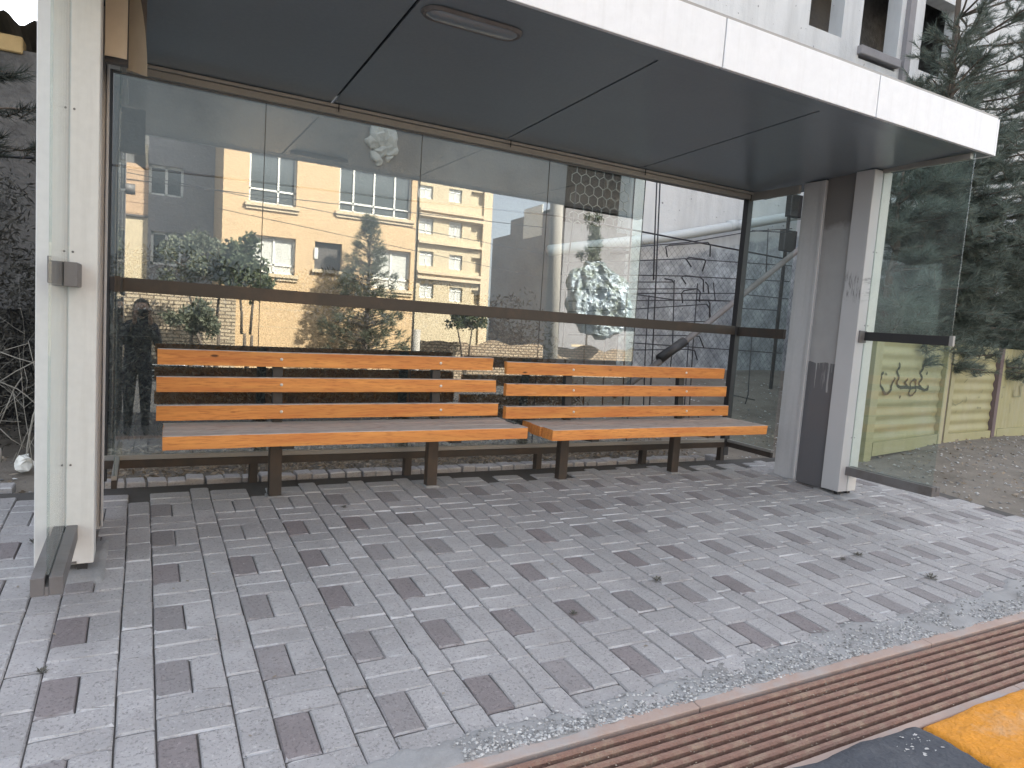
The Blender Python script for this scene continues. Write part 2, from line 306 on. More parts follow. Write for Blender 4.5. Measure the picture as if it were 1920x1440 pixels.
def tube(bm, pts, r, n=6, cap=True):
    pts = [Vector(p) for p in pts]; rs = r if isinstance(r, (list, tuple)) else [r]*len(pts); rings = []; prev = None
    for i, p in enumerate(pts):
        t = (pts[min(i+1, len(pts)-1)]-pts[max(i-1, 0)])
        if t.length < 1e-9: t = Vector((0, 0, 1))
        t.normalize()
        if prev is None: a = t.orthogonal().normalized()
        else:
            a = prev-t*prev.dot(t); a = a.normalized() if a.length > 1e-6 else t.orthogonal().normalized()
        prev = a; b = t.cross(a)
        rings.append([bm.verts.new(p+(a*math.cos(6.2832*j/n)+b*math.sin(6.2832*j/n))*rs[i]) for j in range(n)])
    for q, w in zip(rings, rings[1:]):
        for j in range(n): bm.faces.new((q[j], q[(j+1) % n], w[(j+1) % n], w[j]))
    if cap: bm.faces.new(rings[0][::-1]); bm.faces.new(rings[-1])
def tubeobj(name, pts, r, mt, parent=None, n=6, **kw):
    bm = bmesh.new(); tube(bm, pts, r, n); return link(name, bm, mt, parent, smooth=n > 5, **kw)
def wall_with_holes(bm, x0, x1, z0, z1, y0, y1, holes):
    "solid wall between y0 and y1 left open at holes (x0, x1, z0, z1)"
    xs = sorted({x0, x1, *[h[0] for h in holes], *[h[1] for h in holes]}); zs = sorted({z0, z1, *[h[2] for h in holes], *[h[3] for h in holes]})
    xs = [v for v in xs if x0 <= v <= x1]; zs = [v for v in zs if z0 <= v <= z1]
    solid = lambda i, j: 0 <= i < len(xs)-1 and 0 <= j < len(zs)-1 and not any(h[0] < (xs[i]+xs[i+1])/2 < h[1] and h[2] < (zs[j]+zs[j+1])/2 < h[3] for h in holes)
    V = {}
    def v(i, j, y):
        if (i, j, y) not in V: V[i, j, y] = bm.verts.new((xs[i], y, zs[j]))
        return V[i, j, y]
    for i in range(len(xs)-1):
        for j in range(len(zs)-1):
            if not solid(i, j): continue
            bm.faces.new((v(i, j, y0), v(i+1, j, y0), v(i+1, j+1, y0), v(i, j+1, y0))); bm.faces.new((v(i, j, y1), v(i, j+1, y1), v(i+1, j+1, y1), v(i+1, j, y1)))
            if not solid(i-1, j): bm.faces.new((v(i, j, y0), v(i, j+1, y0), v(i, j+1, y1), v(i, j, y1)))
            if not solid(i+1, j): bm.faces.new((v(i+1, j, y0), v(i+1, j, y1), v(i+1, j+1, y1), v(i+1, j+1, y0)))
            if not solid(i, j-1): bm.faces.new((v(i, j, y0), v(i, j, y1), v(i+1, j, y1), v(i+1, j, y0)))
            if not solid(i, j+1): bm.faces.new((v(i, j+1, y0), v(i+1, j+1, y0), v(i+1, j+1, y1), v(i, j+1, y1)))

def quadleaf(bm, p, d, nrm, l, w):
    d = d.normalized(); s = d.cross(nrm)
    if s.length < 1e-4: s = d.orthogonal()
    s = s.normalized()*w
    vs = [bm.verts.new(q) for q in (p, p+d*l*.5+s, p+d*l, p+d*l*.5-s)]; bm.faces.new(vs)
def rv(): return Vector((random.gauss(0, 1), random.gauss(0, 1), random.gauss(0, 1))).normalized()
# ================================================================== GROUND
def sheet(x0, x1, ys, zf, nx=1):
    bm = bmesh.new(); rows = [[bm.verts.new((x0+(x1-x0)*i/nx, y, zf(x0+(x1-x0)*i/nx, y))) for i in range(nx+1)] for y in ys]
    for a, b in zip(rows, rows[1:]):
        for i in range(nx): bm.faces.new((a[i], a[i+1], b[i+1], b[i]))
    return bm
def road_z(y): return -.27+(y-1)*.027
struct('road', sheet(-150, 200, [-150, -60, -19, 1.04], lambda x, y: road_z(max(y, -22)), 4), M['asphalt'])
def dirt_z(x, y):
    z = gz(min(y, 5.2))-.03
    z += .5*max(0, min(1, (y-5.0)/2.6))*max(0, min(1, (x-2.0)/2.5))+.03*noise.noise(Vector((x*1.3, y*1.3, 0)))*min(1, max(0, max(x-5.6, y-4.5)*2, (-.7-x)*2))
    if x > 5.6: z += .06*min(1, (x-5.6)/2)
    return z
bm = bmesh.new(); NX, NY = 150, 90
grid = [[bm.verts.new((-9+i*.18, 1.1+j*.082+(0 if j < NY-1 else 60), 0)) for i in range(NX)] for j in range(NY)]
for row in grid:
    for v in row: v.co.z = dirt_z(v.co.x, min(v.co.y, 8.4))-.035
for a, b in zip(grid, grid[1:]):
    for i in range(NX-1): bm.faces.new((a[i], a[i+1], b[i+1], b[i]))
struct('dirt_ground', bm, M['dirt'], smooth=True)

# pavement: pavers in a stack course (0.1 wide) and a 0.2 wide course of two across, two along
pave = struct('pavement', sheet(-2.6, 5.7, [1.60, 4.30], lambda x, y: gz(y)-.009), M['joint'])
X0, Y0 = .05, 1.955
def paver_mesh(lx, ly, seed):
    rr = random.Random(seed); bm = bmesh.new(); hx, hy = lx/2-.0017, ly/2-.0027; j = lambda: rr.uniform(-.0013, .0013)
    corners = [(-hx, -hy), (hx, -hy), (hx, hy), (-hx, hy)]
    lo = [bm.verts.new((x, y, -.05)) for x, y in corners]; mi = [bm.verts.new((x+j(), y+j(), -.006)) for x, y in corners]
    pts = []
    for (x, y), (x2, y2) in zip(corners, corners[1:]+corners[:1]):
        for t in (.06, .5, .94): pts.append(((x+(x2-x)*t)*(1-.0075/lx*1.2), (y+(y2-y)*t)*(1-.0075/ly*1.2)))
    top = [bm.verts.new((x+j()*1.3, y+j()*1.3, rr.uniform(-.0006, .0006))) for x, y in pts]
    for i in range(4):
        q = (i+1) % 4; bm.faces.new((lo[i], lo[q], mi[q], mi[i]))
        a, b, c = top[i*3:i*3+3]; nx = top[(i*3+3) % 12]
        bm.faces.new((mi[i], mi[q], c, b, a)); bm.faces.new((mi[q], nx, c))
    bm.faces.new(top)
    return mesh_of(bm, 'paver')
PM = {}
for kind in ('v', 'h', 'd', 'm'):
    for s in range(6):
        me = paver_mesh(*((.1, .2) if kind != 'h' else (.2, .1)), s*7+ord(kind)); me.materials.append(M[{'d': 'paver_dark', 'm': 'paver_mid'}.get(kind, 'paver')]); PM[kind, s] = me
front_edge = lambda x: 1.66+.055*max(0, min(4, x-.6))**.9+.02*math.sin(x*3.1) if x > -.5 else 1.62
slots = []
def wob(x, y): return .006*noise.noise(Vector((x*.9, y*.9, 3))), .006*noise.noise(Vector((x*.9, y*.9, 9)))
for i in range(-9, 20):
    xb = X0+.3*i
    for j in range(-2, 16):
        yy = Y0+.2*j+random.uniform(-.004, .004)+.055
        slots.append(('v', xb-.05, yy+.1))
    for j in range(-2, 8):
        yt = Y0+.4*j                            # far edge of the pair laid along
        q_ = random.random()+(.28 if yt > 3.2 else 0); slots.append(('d' if q_ < .66 else 'm' if q_ < 1.05 else 'v', xb+.05, yt-.1)); slots.append(('v', xb+.15, yt-.1))
        slots.append(('h', xb+.1, yt+.05)); slots.append(('h', xb+.1, yt+.15))
def in_paving(kind, x, y):
    hy = .05 if kind == 'h' else .1
    if y+hy > 4.21 or x > 5.56-(.12 if y > 3.3 else 0) or x < -2.5: return False
    if y-hy < max(1.60, front_edge(x)-.22): return False
    return True
slots = [s for s in slots if in_paving(*s)]
def vis(s):
    d = Vector((s[1], s[2], gz(s[2])-H)); w = d.dot(fwd)
    if w < .2: return 9e9
    px_, py_ = 960+F*d.dot(r2)/w, 720-F*d.dot(u2)/w
    return d.length+(0 if -40 < px_ < 1960 and py_ < 1480 else 50)
slots.sort(key=vis)
slope = math.atan(G); bmr = bmesh.new()
for n_, (kind, x, y) in enumerate(slots):
    me = PM[kind, random.randrange(6)]; wx, wy = wob(x, y)
    if n_ < 300:
        o = link('paver', me, None, pave, world=False); o.location = (x+wx, y+wy, gz(y)+random.uniform(-.0018, .0018))
        o.rotation_euler = (slope+random.uniform(-.006, .006), random.uniform(-.008, .008), random.uniform(-.009, .009)+(math.pi if random.random() < .5 else 0)*0)
    else:
        mt4 = Matrix.Translation((x+wx, y+wy, gz(y)+random.uniform(-.002, .002))) @ Matrix.Rotation(slope+random.uniform(-.006, .006), 4, 'X') @ Matrix.Rotation(random.uniform(-.008, .008), 4, 'Y') @ Matrix.Rotation(random.uniform(-.009, .009), 4, 'Z')
        n0 = len(bmr.verts); bmr.from_mesh(me); f0 = None
        bmr.verts.ensure_lookup_table()
        for v in bmr.verts[n0:]: v.co = mt4 @ v.co
        if kind in 'dm':
            bmr.faces.ensure_lookup_table()
            for f in bmr.faces[-13:]: f.material_index = 1
link('far_pavers', bmr, [M['paver'], M['paver_mid']], pave, world=False, stuff=True)

for nm_, x0_, x1_, y0_, y1_ in (('cement_patch', -.36, -.11, 3.02, 3.5), ('cement_patch', 4.5, 4.78, 3.12, 3.42), ('cement_patch', 4.5, 4.78, 3.58, 3.84)):
    bm = bmesh.new(); n_ = 14; gg = [[bm.verts.new((x0_+(x1_-x0_)*i/n_, y0_+(y1_-y0_)*j/n_, gz(y0_+(y1_-y0_)*j/n_)+.009+.010*noise.noise(Vector((i*.4, j*.4, x0_*9)))-(.02 if i in (0, n_) or j in (0, n_) else 0))) for i in range(n_+1)] for j in range(n_+1)]
    for a, b in zip(gg, gg[1:]):
        for i in range(n_): bm.faces.new((a[i], a[i+1], b[i+1], b[i]))
    link(nm_, bm, M['cement'], pave, world=False, smooth=True)
# soldier course of edging bricks behind the glass and the dirt gap in front of it
edg = struct('planting_bed_edge', sheet(-2.6, 5.2, [4.215, 4.335], lambda x, y: gz(y)-.03), M['dirt'])
eb = []
for s in range(5):
    me = paver_mesh(.098, .11, 90+s); me.materials.append(M['paver']); eb.append(me)
x = -.75
while x < 4.5:
    if random.random() < .94:
        o = link('edging_brick', random.choice(eb), None, edg, world=False)
        o.location = (x+random.uniform(-.006, .006), 4.385+random.uniform(-.012, .012), gz(4.39)+.012+random.uniform(-.006, .006)); o.rotation_euler = (random.uniform(-.05, .05), random.uniform(-.05, .05), random.uniform(-.07, .07))
    x += .104
# cement and gravel strip along the grate
def strip_z(x, y): return gz(y)+.004+.007*noise.noise(Vector((x*7, y*9, 1)))+.004*noise.noise(Vector((x*25, y*25, 1)))
bm = bmesh.new(); nx, ny = 330, 12
rows = []
for j in range(ny):
    t = j/(ny-1); rows.append([bm.verts.new((-1+i*.022, 1.568+t*(front_edge(-1+i*.022)-1.568+.01+.05*noise.noise(Vector((i*.11, 0, 4)))+.03*noise.noise(Vector((i*.5, 0, 4)))), 0)) for i in range(nx)])
for r_ in rows:
    for v in r_: v.co.z = strip_z(v.co.x, v.co.y)-(.016 if r_ is rows[-1] else .004 if r_ is rows[-2] else .006 if r_ is rows[0] else 0)
for a, b in zip(rows, rows[1:]):
    for i in range(nx-1): bm.faces.new((a[i], a[i+1], b[i+1], b[i]))
struct('cement_strip', bm, M['cement'], smooth=True)
def stones(name, spots, rmin, rmax, mt, **kw):
    bm = bmesh.new()
    for x, y, z in spots:
        r = random.uniform(rmin, rmax); rr = Matrix.Rotation(random.uniform(0, 6.3), 3, 'Z')
        vs = [bm.verts.new(Vector((x, y, z))+rr @ Vector((a*r*random.uniform(.7, 1.4), b*r*random.uniform(.6, 1.2), c*r*random.uniform(.4, .8)))) for a, b, c in ((1, 0, .1), (0, 1, 0), (-1, 0, 0), (0, -1, .1), (.1, .1, 1), (0, 0, -.4))]
        for q in ((0, 1, 4), (1, 2, 4), (2, 3, 4), (3, 0, 4), (1, 0, 5), (2, 1, 5), (3, 2, 5), (0, 3, 5)): bm.faces.new([vs[i] for i in q])
    return link(name, bm, mt, stuff=True, **kw)
sp = []
for _ in range(6500):
    x = random.uniform(.5, 5.6); y = 1.578+abs(random.gauss(0, .5))*(front_edge(x)-1.60)
    if y < front_edge(x)+.03 and noise.noise(Vector((x*1.1, 0, 7)))+.35*noise.noise(Vector((x*5, y*9, 7))) > -.18: sp.append((x, y, strip_z(x, y)+.001))
g = stones('gravel', sp, .0022, .0075, M['stone']); tag(g, 'loose pale gravel along the rusty drain grate', 'gravel')
sp = [(random.uniform(5.5, 13), random.uniform(1.4, 5.5), 0) for _ in range(2600)]+[(random.uniform(-3, -.5), random.uniform(4.1, 5.2), 0) for _ in range(260)]+[(random.uniform(2.6, 8), random.uniform(4.5, 7.6), 0) for _ in range(1200)]
sp = [(x, y, dirt_z(x, y)-.03) for x, y, _ in sp]
g = stones('rubble', sp, .004, .019, M['stone']); tag(g, 'stones and debris strewn over the bare dirt', 'rubble')
sp = [(random.uniform(-.6, 5.4), random.uniform(1.75, 4.2), 0) for _ in range(150)]
g = stones('pavement_grit', [(x, y, gz(y)+.002) for x, y, _ in sp], .0015, .0045, M['stone']); tag(g, 'tiny white grit scattered on the pavers', 'grit')

bm = bmesh.new()
for _ in range(70):
    x, y = random.uniform(-.4, 5.2), random.uniform(1.8, 4.25); quadleaf(bm, Vector((x, y, gz(y)+.004)), rv()*Vector((1, 1, .08)), Vector((0, 0, 1)), random.uniform(.008, .026), random.uniform(.002, .006))
tag(link('paving_litter', bm, M['litter'], stuff=True), 'tiny scraps and dry leaf bits lying on the pavers', 'litter')
# weeds in the joints
def weed(x, y, s, label):
    bm = bmesh.new(); rr = random.Random(int(x*100))
    for _ in range(int(34)):
        a = rr.uniform(0, 6.3); l = s*rr.uniform(.4, 1); e = Vector((math.cos(a)*l, math.sin(a)*l, rr.uniform(.1, .8)*s)); w = Vector((-math.sin(a), math.cos(a), .2))*s*.10; b0 = e*.35
        vs = [bm.verts.new(p) for p in (b0, b0.lerp(e, .5)+w, e, b0.lerp(e, .5)-w)]; bm.faces.new(vs)
    for _ in range(6):
        a = rr.uniform(0, 6.3); tube(bm, [(0, 0, 0), (math.cos(a)*s*.6, math.sin(a)*s*.6, s*.5)], .001, 3)
    o = link('weed', bm, M['weed']); o.location = (x, y, gz(y)); tag(o, label, 'weed', 'weeds in the paving joints')
def gpx(x, y):
    d = fwd*F + r2*(x-960) - u2*(y-720); t = (-2*G-H)/(d.z-G*d.y); return d.x*t, d.y*t
for (px_, py_, s, lb) in ((78, 1262, .03, 'small leafy weed in a joint at the lower left of the pavement'), (1232, 1090, .04, 'low weed in the joint near the middle of the right-hand paving'), (1075, 1152, .03, 'tiny weed on a dark paver right of centre'),
        (1608, 1042, .045, 'weed on the pavers in front of the scuffed right pillar'), (1745, 1085, .05, 'dark flattened weed near the pavement edge at right'), (1580, 1050, .03, 'faint weed beside a dark paver below the right pillar'), (645, 952, .03, 'thin weed in front of the left bench, between its legs'), (67, 1020, .05, 'dusty weed against the left glass fin shoe')):
    gx, gy = gpx(px_, py_); weed(gx, gy, s*.75, lb)

# ------------------------------------------------------------------ drain grate and kerb
gr = empty('drain_grate', (2, 1.4, -.03), 'long rusty brown drain grate of parallel ribs beside the kerb', 'drain grate')
def gbx(name, x0, x1, y0, y1, dz0, dz1, mt, bev=.003):
    bm = bmesh.new(); bx(bm, (x0, y0, dz0), (x1, y1, dz1), bev)
    for v in bm.verts: v.co.z += gz(v.co.y)
    return link(name, bm, mt, gr)
gbx('tray', -1.5, 7, 1.18, 1.562, -.09, -.040, M['gratedirt'], 0)
for i, xs in enumerate((-1.5, .55, 1.62, 2.9, 4.6)):
    gbx('frame_edge', xs, (.548, 1.618, 2.898, 4.598, 7)[i], 1.542, 1.592, -.06, .003, M['frame_rust'])
    gbx('frame_edge', xs, (.548, 1.618, 2.898, 4.598, 7)[i], 1.206, 1.238, -.06, -.002, M['frame_rust'])
for i in range(8):
    y = 1.2625+i*.0362
    gbx('grate_bar', -1.5, 7, y-.0105, y+.0105, -.055, -.0005+random.uniform(-.002, .001), M['rust'], .0055)
sp = [(random.uniform(0, 6), random.uniform(1.24, 1.54), 0) for _ in range(1500)]
g = stones('grate_grit', [(x, y, gz(y)-.004) for x, y, _ in sp], .001, .0035, M['litter']); tag(g, 'dry dirt and chaff caught between the grate ribs', 'dirt')
def kerb(x0, x1, mt, label, up_):
    bm = bmesh.new(); bx(bm, (x0, .92, -.45), (x1, 1.203, -.03+up_), .03, seg=3)
    bmesh.ops.subdivide_edges(bm, edges=[e for e in bm.edges if e.calc_length() > .1], cuts=34, use_grid_fill=True)
    for v in bm.verts:
        v.co.z += .012*(1 if v.co.z > -.1 else 0); v.co += Vector((noise.noise(v.co*6), noise.noise(v.co*6+Vector((5, 5, 5))), noise.noise(v.co*6+Vector((9, 1, 2)))))*.010+Vector((0, 0, noise.noise(v.co*22)*.004+noise.noise(v.co*60)*.0025))
    o = link('kerb_stone', bm, mt, smooth=True); tag(o, label, 'kerb', 'painted kerb stones along the road'); return o
kerb(.60, 1.15, M['yellow'], 'yellow painted kerb stone nearest the lower left, left of the black one', 0)
kb = kerb(1.155, 2.21, M['black'], 'black painted kerb stone with chipped white corner', .016)
bm = bmesh.new()
for _ in range(26):
    x = 2.06+random.uniform(-.07, .09); y = 1.115+random.uniform(-.045, .045); s = random.uniform(.002, .009)
    vs = [bm.verts.new((x+s*math.cos(a)*random.uniform(.5, 1.4), y+s*math.sin(a)*random.uniform(.4, 1), -.0015+random.uniform(-.001, .003))) for a in (0, 1.2, 2.5, 3.6, 5)]; bm.faces.new(vs)
link('chipped_paint', bm, M['chip'], kb, stuff=True)
kerb(2.235, 3.6, M['yellow'], 'bright yellow painted kerb stone right of the black one', 0)
kerb(3.62, 4.9, M['black'], 'black kerb stone beyond the bright yellow one', 0)

# ================================================================== BUS SHELTER
XL, XR = -.16, 4.546
zs = lambda y: 2.396+(4.312-y)/(4.312-2.575)*.074
sh = empty('bus_shelter', (2.2, 3.5, gz(3.5)), 'grey bus shelter with mirror-like rear glass, dark soffit and white fascia', 'bus shelter')
# soffit panels
sx = [(-.335, -.2), (-.2, .965), (.965, 2.13), (2.13, 3.285), (3.285, 4.785)]
for a, b in sx:
    bm = bmesh.new(); y0, y1 = 2.70, 4.40
    vs = [(a+.007, y0, zs(y0)), (b-.007, y0, zs(y0)), (b-.007, y1, zs(y1)), (a+.007, y1, zs(y1))]
    lo = [bm.verts.new(v) for v in vs]; hi = [bm.verts.new((v[0], v[1], v[2]+.012)) for v in vs]
    bm.faces.new(lo[::-1]); bm.faces.new(hi)
    for i in range(4): bm.faces.new((lo[i], lo[(i+1) % 4], hi[(i+1) % 4], hi[i]))
    link('soffit_panel', bm, M['soffit'], sh)
bm = bmesh.new(); bx(bm, (-.345, 2.597, zs(2.6)-.006), (4.80, 2.6985, zs(2.6)+.01)); link('soffit_lip', bm, M['soffit'], sh)
bm = bmesh.new(); bx(bm, (-.34, 2.60, zs(2.6)+.022), (4.79, 4.42, zs(2.6)+.17)); link('roof_core', bm, M['seam'], sh)
fx = [-.35, .09, 1.255, 2.42, 3.59, 4.80]
for a, b in zip(fx, fx[1:]):
    link('fascia_panel', box((a+.0035, 2.572+.0012*math.sin(a*5), zs(2.6)-.008), (b-.0035, 2.594, 2.690), .002), M['fascia'], sh)
link('fascia_panel', box((4.803, 2.574, zs(2.6)-.008), (4.824, 4.44, 2.688), .002), M['fascia'], sh)
link('fascia_panel', box((-.372, 2.574, zs(2.6)-.008), (-.352, 4.44, 2.688), .002), M['fascia'], sh)
link('roof_sheet', box((-.36, 2.58, 2.692), (4.815, 4.45, 2.706)), M['chan'], sh)
# ceiling lamp: recessed stadium
def stadium(bm, cx, cy, L, w, z, h, n=10, a0=0):
    pts = []
    for s in (1, -1):
        for i in range(n+1):
            a = -math.pi/2+math.pi*i/n; pts.append((s*(L/2-w/2+w/2*math.cos(a)), s*w/2*math.sin(a)))
    ca, sa = math.cos(a0), math.sin(a0); P = [(cx+x*ca-y*sa, cy+x*sa+y*ca) for x, y in pts]
    return P
lampx, lampy = 1.235, 2.86; lz = zs(lampy)
P1 = stadium(None, lampx, lampy, .47, .145, 0, 0, a0=-.02); P2 = stadium(None, lampx, lampy, .45, .125, 0, 0, a0=-.02)
lam = None
bm = bmesh.new(); A = [bm.verts.new((x, y, lz-.001)) for x, y in P1]; B = [bm.verts.new((x, y, lz-.014)) for x, y in P2]; C_ = [bm.verts.new((lampx+(x-lampx)*.94, lampy+(y-lampy)*.86, lz-.012)) for x, y in P2]
n = len(A)
for q, w in ((A, B), (B, C_)):
    for i in range(n): bm.faces.new((q[i], q[(i+1) % n], w[(i+1) % n], w[i]))
lam = link('ceiling_lamp', bm, M['clamp'], sh)
bm = bmesh.new(); A = [bm.verts.new((lampx+(x-lampx)*.94, lampy+(y-lampy)*.86, lz-.0115)) for x, y in P2]; B = [bm.verts.new((lampx+(x-lampx)*.86, lampy+(y-lampy)*.5, lz-.022)) for x, y in P2]
for i in range(n): bm.faces.new((A[i], A[(i+1) % n], B[(i+1) % n], B[i]))
bm.faces.new(B); link('lamp_cover', bm, M['soffit'], lam, smooth=True)

# rear frame: top channel (two lips), mid rail, bottom rail with feet, corner posts
for nm, a, b, mt in (('top_channel', (XL-.05, 4.272, 2.338), (4.47, 4.296, 2.374), 'chan'), ('top_channel', (XL-.05, 4.328, 2.338), (4.47, 4.35, 2.386), 'chan'), ('channel_lip', (XL-.05, 4.255, 2.376), (4.50, 4.35, 2.394), 'chan'),
        ('mid_rail', (XL-.04, 4.282, 1.197), (4.455, 4.306, 1.271), 'brown'), ('bottom_rail', (XL-.04, 4.276, .221), (4.455, 4.34, .266), 'brown'), ('rail_channel', (XL-.04, 4.278, .267), (4.455, 4.290, .296), 'chan')):
    link(nm, box(a, b, .0015), M[mt], sh)
for x in (.965, 2.13, 3.29):
    link('channel_tick', box((x-.004+.04, 4.252, 2.352), (x+.002+.04, 4.256, 2.394)), M['seam'], sh)
for x in (.60, 1.58, 2.60, 3.59, 4.455):
    bm = bmesh.new(); bx(bm, (x-.024, 4.284, gz(4.3)-.03), (x+.024, 4.334, .2205), .002); ft = link('rail_foot', bm, M['brown'], sh)
for X, nm in ((4.487, 'corner_post'), (-.19, 'corner_post')):
    link(nm, box((X-.028, 4.28, .15), (X+.028, 4.336, 2.395), .002), M['dark'], sh)
# glass panes of the rear wall
jx = [-.36+.02, .604, 1.566, 2.532, 3.498, 4.455]; jx[0] = -.16
jx = jx[:4]+[3.40]                        # the last bay has lost its pane
def lean(bm):
    for v in bm.verts: v.co.y += (v.co.z-1.25)*math.tan(TILT)
    return bm
for a, b in zip(jx, jx[1:]):
    link('glass_pane', lean(box((a+.002, 4.3095, .27), (b-.002, 4.3155, 2.372))), M['glass'], sh)
for x in jx[1:]:
    link('pane_seal', lean(box((x-.0016, 4.3085, .30), (x+.0016, 4.3165, 2.337))), M['dark'], sh)
# side walls: rails, glass, two box columns with a panel between, fin with clamps
def side(X, sg):
    "X is the plane of the side wall, sg its outward direction"
    xo = X+.20*sg; lo, hi = min(X, xo), max(X, xo)
    w = .03*sg
    for z0, z1, mt in ((1.19, 1.267, 'brown'), (.228, .268, 'brown'), (.27, .292, 'chan'), (2.33, 2.394, 'chan')):
        a, b = sorted((X-.035*sg, X-.06*sg)); link('side_rail', box((a, 3.80, z0), (b, 4.282, z1), .0015), M[mt], sh)
    a, b = sorted((X-.045*sg, X-.050*sg)); link('side_pane', box((a, 3.80, .294), (b, 4.284, 2.329)), M['finglass'], sh)
    zb = gz(3.3)+.03
    top = zs(3.3)-.003
    yB0, yB1 = (3.212, 3.36) if sg > 0 else (3.14, 3.29)
    xm = X+.1*sg; 
    # column B: front, two halves with a slot for the fin
    for c0, c1 in ((X, xm-.004*sg), (xm+.004*sg, xo)):
        a, b = sorted((c0, c1)); bm = bmesh.new(); bx(bm, (a, yB0, zb), (b, yB1, top), .003)
        link('front_column', bm, M['scuff' if (sg > 0 and c0 == X) else 'white'], sh)
    link('column_slot', box((xm-.0035, yB0+.006, zb+.01), (xm+.0035, yB1-.01, top-.01)), M['seam'], sh)
    bm = bmesh.new(); bx(bm, (lo, 3.612, gz(3.7)+.004), (hi, 3.806, zs(3.8)-.003), .003); link('rear_column', bm, M['greypaint'], sh)
    a, b = sorted((X-.012*sg, X-.001*sg))
    bm = bmesh.new(); bx(bm, (a, 3.598, gz(3.7)+.02), (b, 3.622, zs(3.8)-.004), .002); link('column_trim', bm, M['greypaint'], sh)
    a, b = sorted((X+.03*sg, X+.05*sg)); link('infill_panel', box((a, yB1, gz(3.4)+.01), (b, 3.612, top)), M['panel'], sh)
    a, b = sorted((X+.14*sg, X+.16*sg)); link('infill_panel', box((a, yB1, gz(3.4)+.01), (b, 3.612, top)), M['panel'], sh)
    a, b = sorted((X+.004*sg, X+.03*sg)); link('threshold', box((a, yB1, gz(3.4)-.01), (b, 3.612, gz(3.4)+.012)), M['clamp'], sh)
    for xx in (X+.04*sg, X+.15*sg): link('column_foot', box((xx-.018, yB0+.02, gz(3.2)-.02), (xx+.018, yB0+.05, zb)), M['dark'], sh)
    # fin
    xf = xm
    link('glass_fin', box((xf-.004, 2.60, .255), (xf+.004, yB0+.004, zs(2.9)-.004)), M['finglass'], sh)
    link('fin_channel', box((xf-.016, 2.62, zs(2.9)-.035), (xf+.016, yB0, zs(2.9)-.002)), M['chan'], sh)
    for s_ in (-1, 1):
        a, b = sorted((xf+.006*s_, xf+.045*s_)); z0 = .195 if sg < 0 else .222
        link('fin_shoe', box((a, 2.572, z0), (b, yB0+.0 if sg > 0 else yB0-.001, z0+.062), .002), M['clamp'], sh)
    link('fin_shoe', box((xf-.0055, 2.5725, z0-.001), (xf+.0055, yB0-.002, z0+.03)), M['clamp'], sh)
    if sg > 0:
        link('fin_clamp', box((xf-.022, 2.58, 1.222), (xf-.0045, yB0-.002, 1.285), .002), M['dark'], sh)
        link('clamp_plate', box((xf-.075, yB0-.012, 1.205), (xf+.004, yB0-.001, 1.292), .002), M['clamp'], sh)
        link('clamp_end', box((xf-.026, 2.574, 1.22), (xf-.003, 2.60, 1.287), .002), M['chan'], sh)
    else:
        link('fin_clamp', box((xf-.042, 2.93, 1.205), (xf-.005, yB0-.001, 1.30), .002), M['clamp'], sh)
        link('clamp_plate', box((xf+.005, 2.95, 1.197), (xf+.048, yB0-.001, 1.285), .002), M['clamp'], sh)
    for z in (1.33, 1.86, .50):
        for dx in (-.018, .018):
            bm = bmesh.new(); tube(bm, [(xf+dx, yB0+.002, z), (xf+dx, yB0-.0022, z)], .0042, 10); link('screw', bm, M['clamp'], sh)
side(XR, 1); side(XL, -1)
link('paper_tag', box((XL-.082, 3.1375, .098), (XL-.058, 3.1396, .107)), M['clamp'], sh)
# loose beige sheets hanging at the top of the left side
def curl(x0, x1, y0, y1, zb0, zb1, name, bow=0):
    bm = bmesh.new(); n = 6; cols = []
    for i in range(n+1):
        t = i/n; x = x0+(x1-x0)*t; y = y0+(y1-y0)*t; zb = zb0+(zb1-zb0)*t; col = []
        for j in range(9):
            u_ = j/8; z = zb+(2.43-zb)*u_; xx = x-bow*t*u_**2
            col.append(bm.verts.new((xx, y, z)))
        cols.append(col)
    for a, b in zip(cols, cols[1:]):
        for j in range(8): bm.faces.new((a[j], b[j], b[j+1], a[j+1]))
    bmesh.ops.solidify(bm, geom=bm.faces[:], thickness=.002)
    return link(name, bm, M['beige'], sh, smooth=False)
link('hanging_sheet', box((-.157, 3.35, 2.138), (-.0778, 3.354, 2.43)), M['beige'], sh)
curl(-.0725, -.004, 3.33, 3.26, 2.093, 2.062, 'hanging_sheet', .045)
link('sheet_backing', box((-.16, 3.40, 2.13), (-.01, 3.44, 2.41)), M['clamp'], sh)

# ------------------------------------------------------------------ BENCHES
def plank(name, x0, x1, y0, y1, z0, z1, mats, parent, tilt=0, seed=0, nx=26):
    "board with slightly worn, uneven ends and edges"
    bm = bmesh.new(); rr = random.Random(seed); L = x1-x0
    prof = [(y0, z0), (y1, z0), (y1, z1-.003), (y1-.003, z1), (y0+.003, z1), (y0, z1-.003)]
    rings = []
    for i in range(nx+1):
        t = i/nx; x = x0+L*t; bow = .0015*math.sin(t*5+seed); ring = []
        for (y, z) in prof:
            e = noise.noise(Vector((x*6+seed*9, y*60, z*60)))*.0014
            endr = rr.uniform(-.004, .004) if i in (0, nx) else 0
            ring.append(bm.verts.new((x+endr, y+e, z+e+bow+(x-x0)*0)))
        rings.append(ring)
    n = len(prof)
    for a, b in zip(rings, rings[1:]):
        for j in range(n):
            f = bm.faces.new((a[j], a[(j+1) % n], b[(j+1) % n], b[j])); f.material_index = 1 if j in (2, 3, 4) and len(mats) > 1 else 0
    bm.faces.new(rings[0][::-1]); bm.faces.new(rings[-1])
    for f in bm.faces:
        if abs(f.normal.x) > .7 and len(mats) > 1: f.material_index = 0
    return link(name, bm, mats, parent)
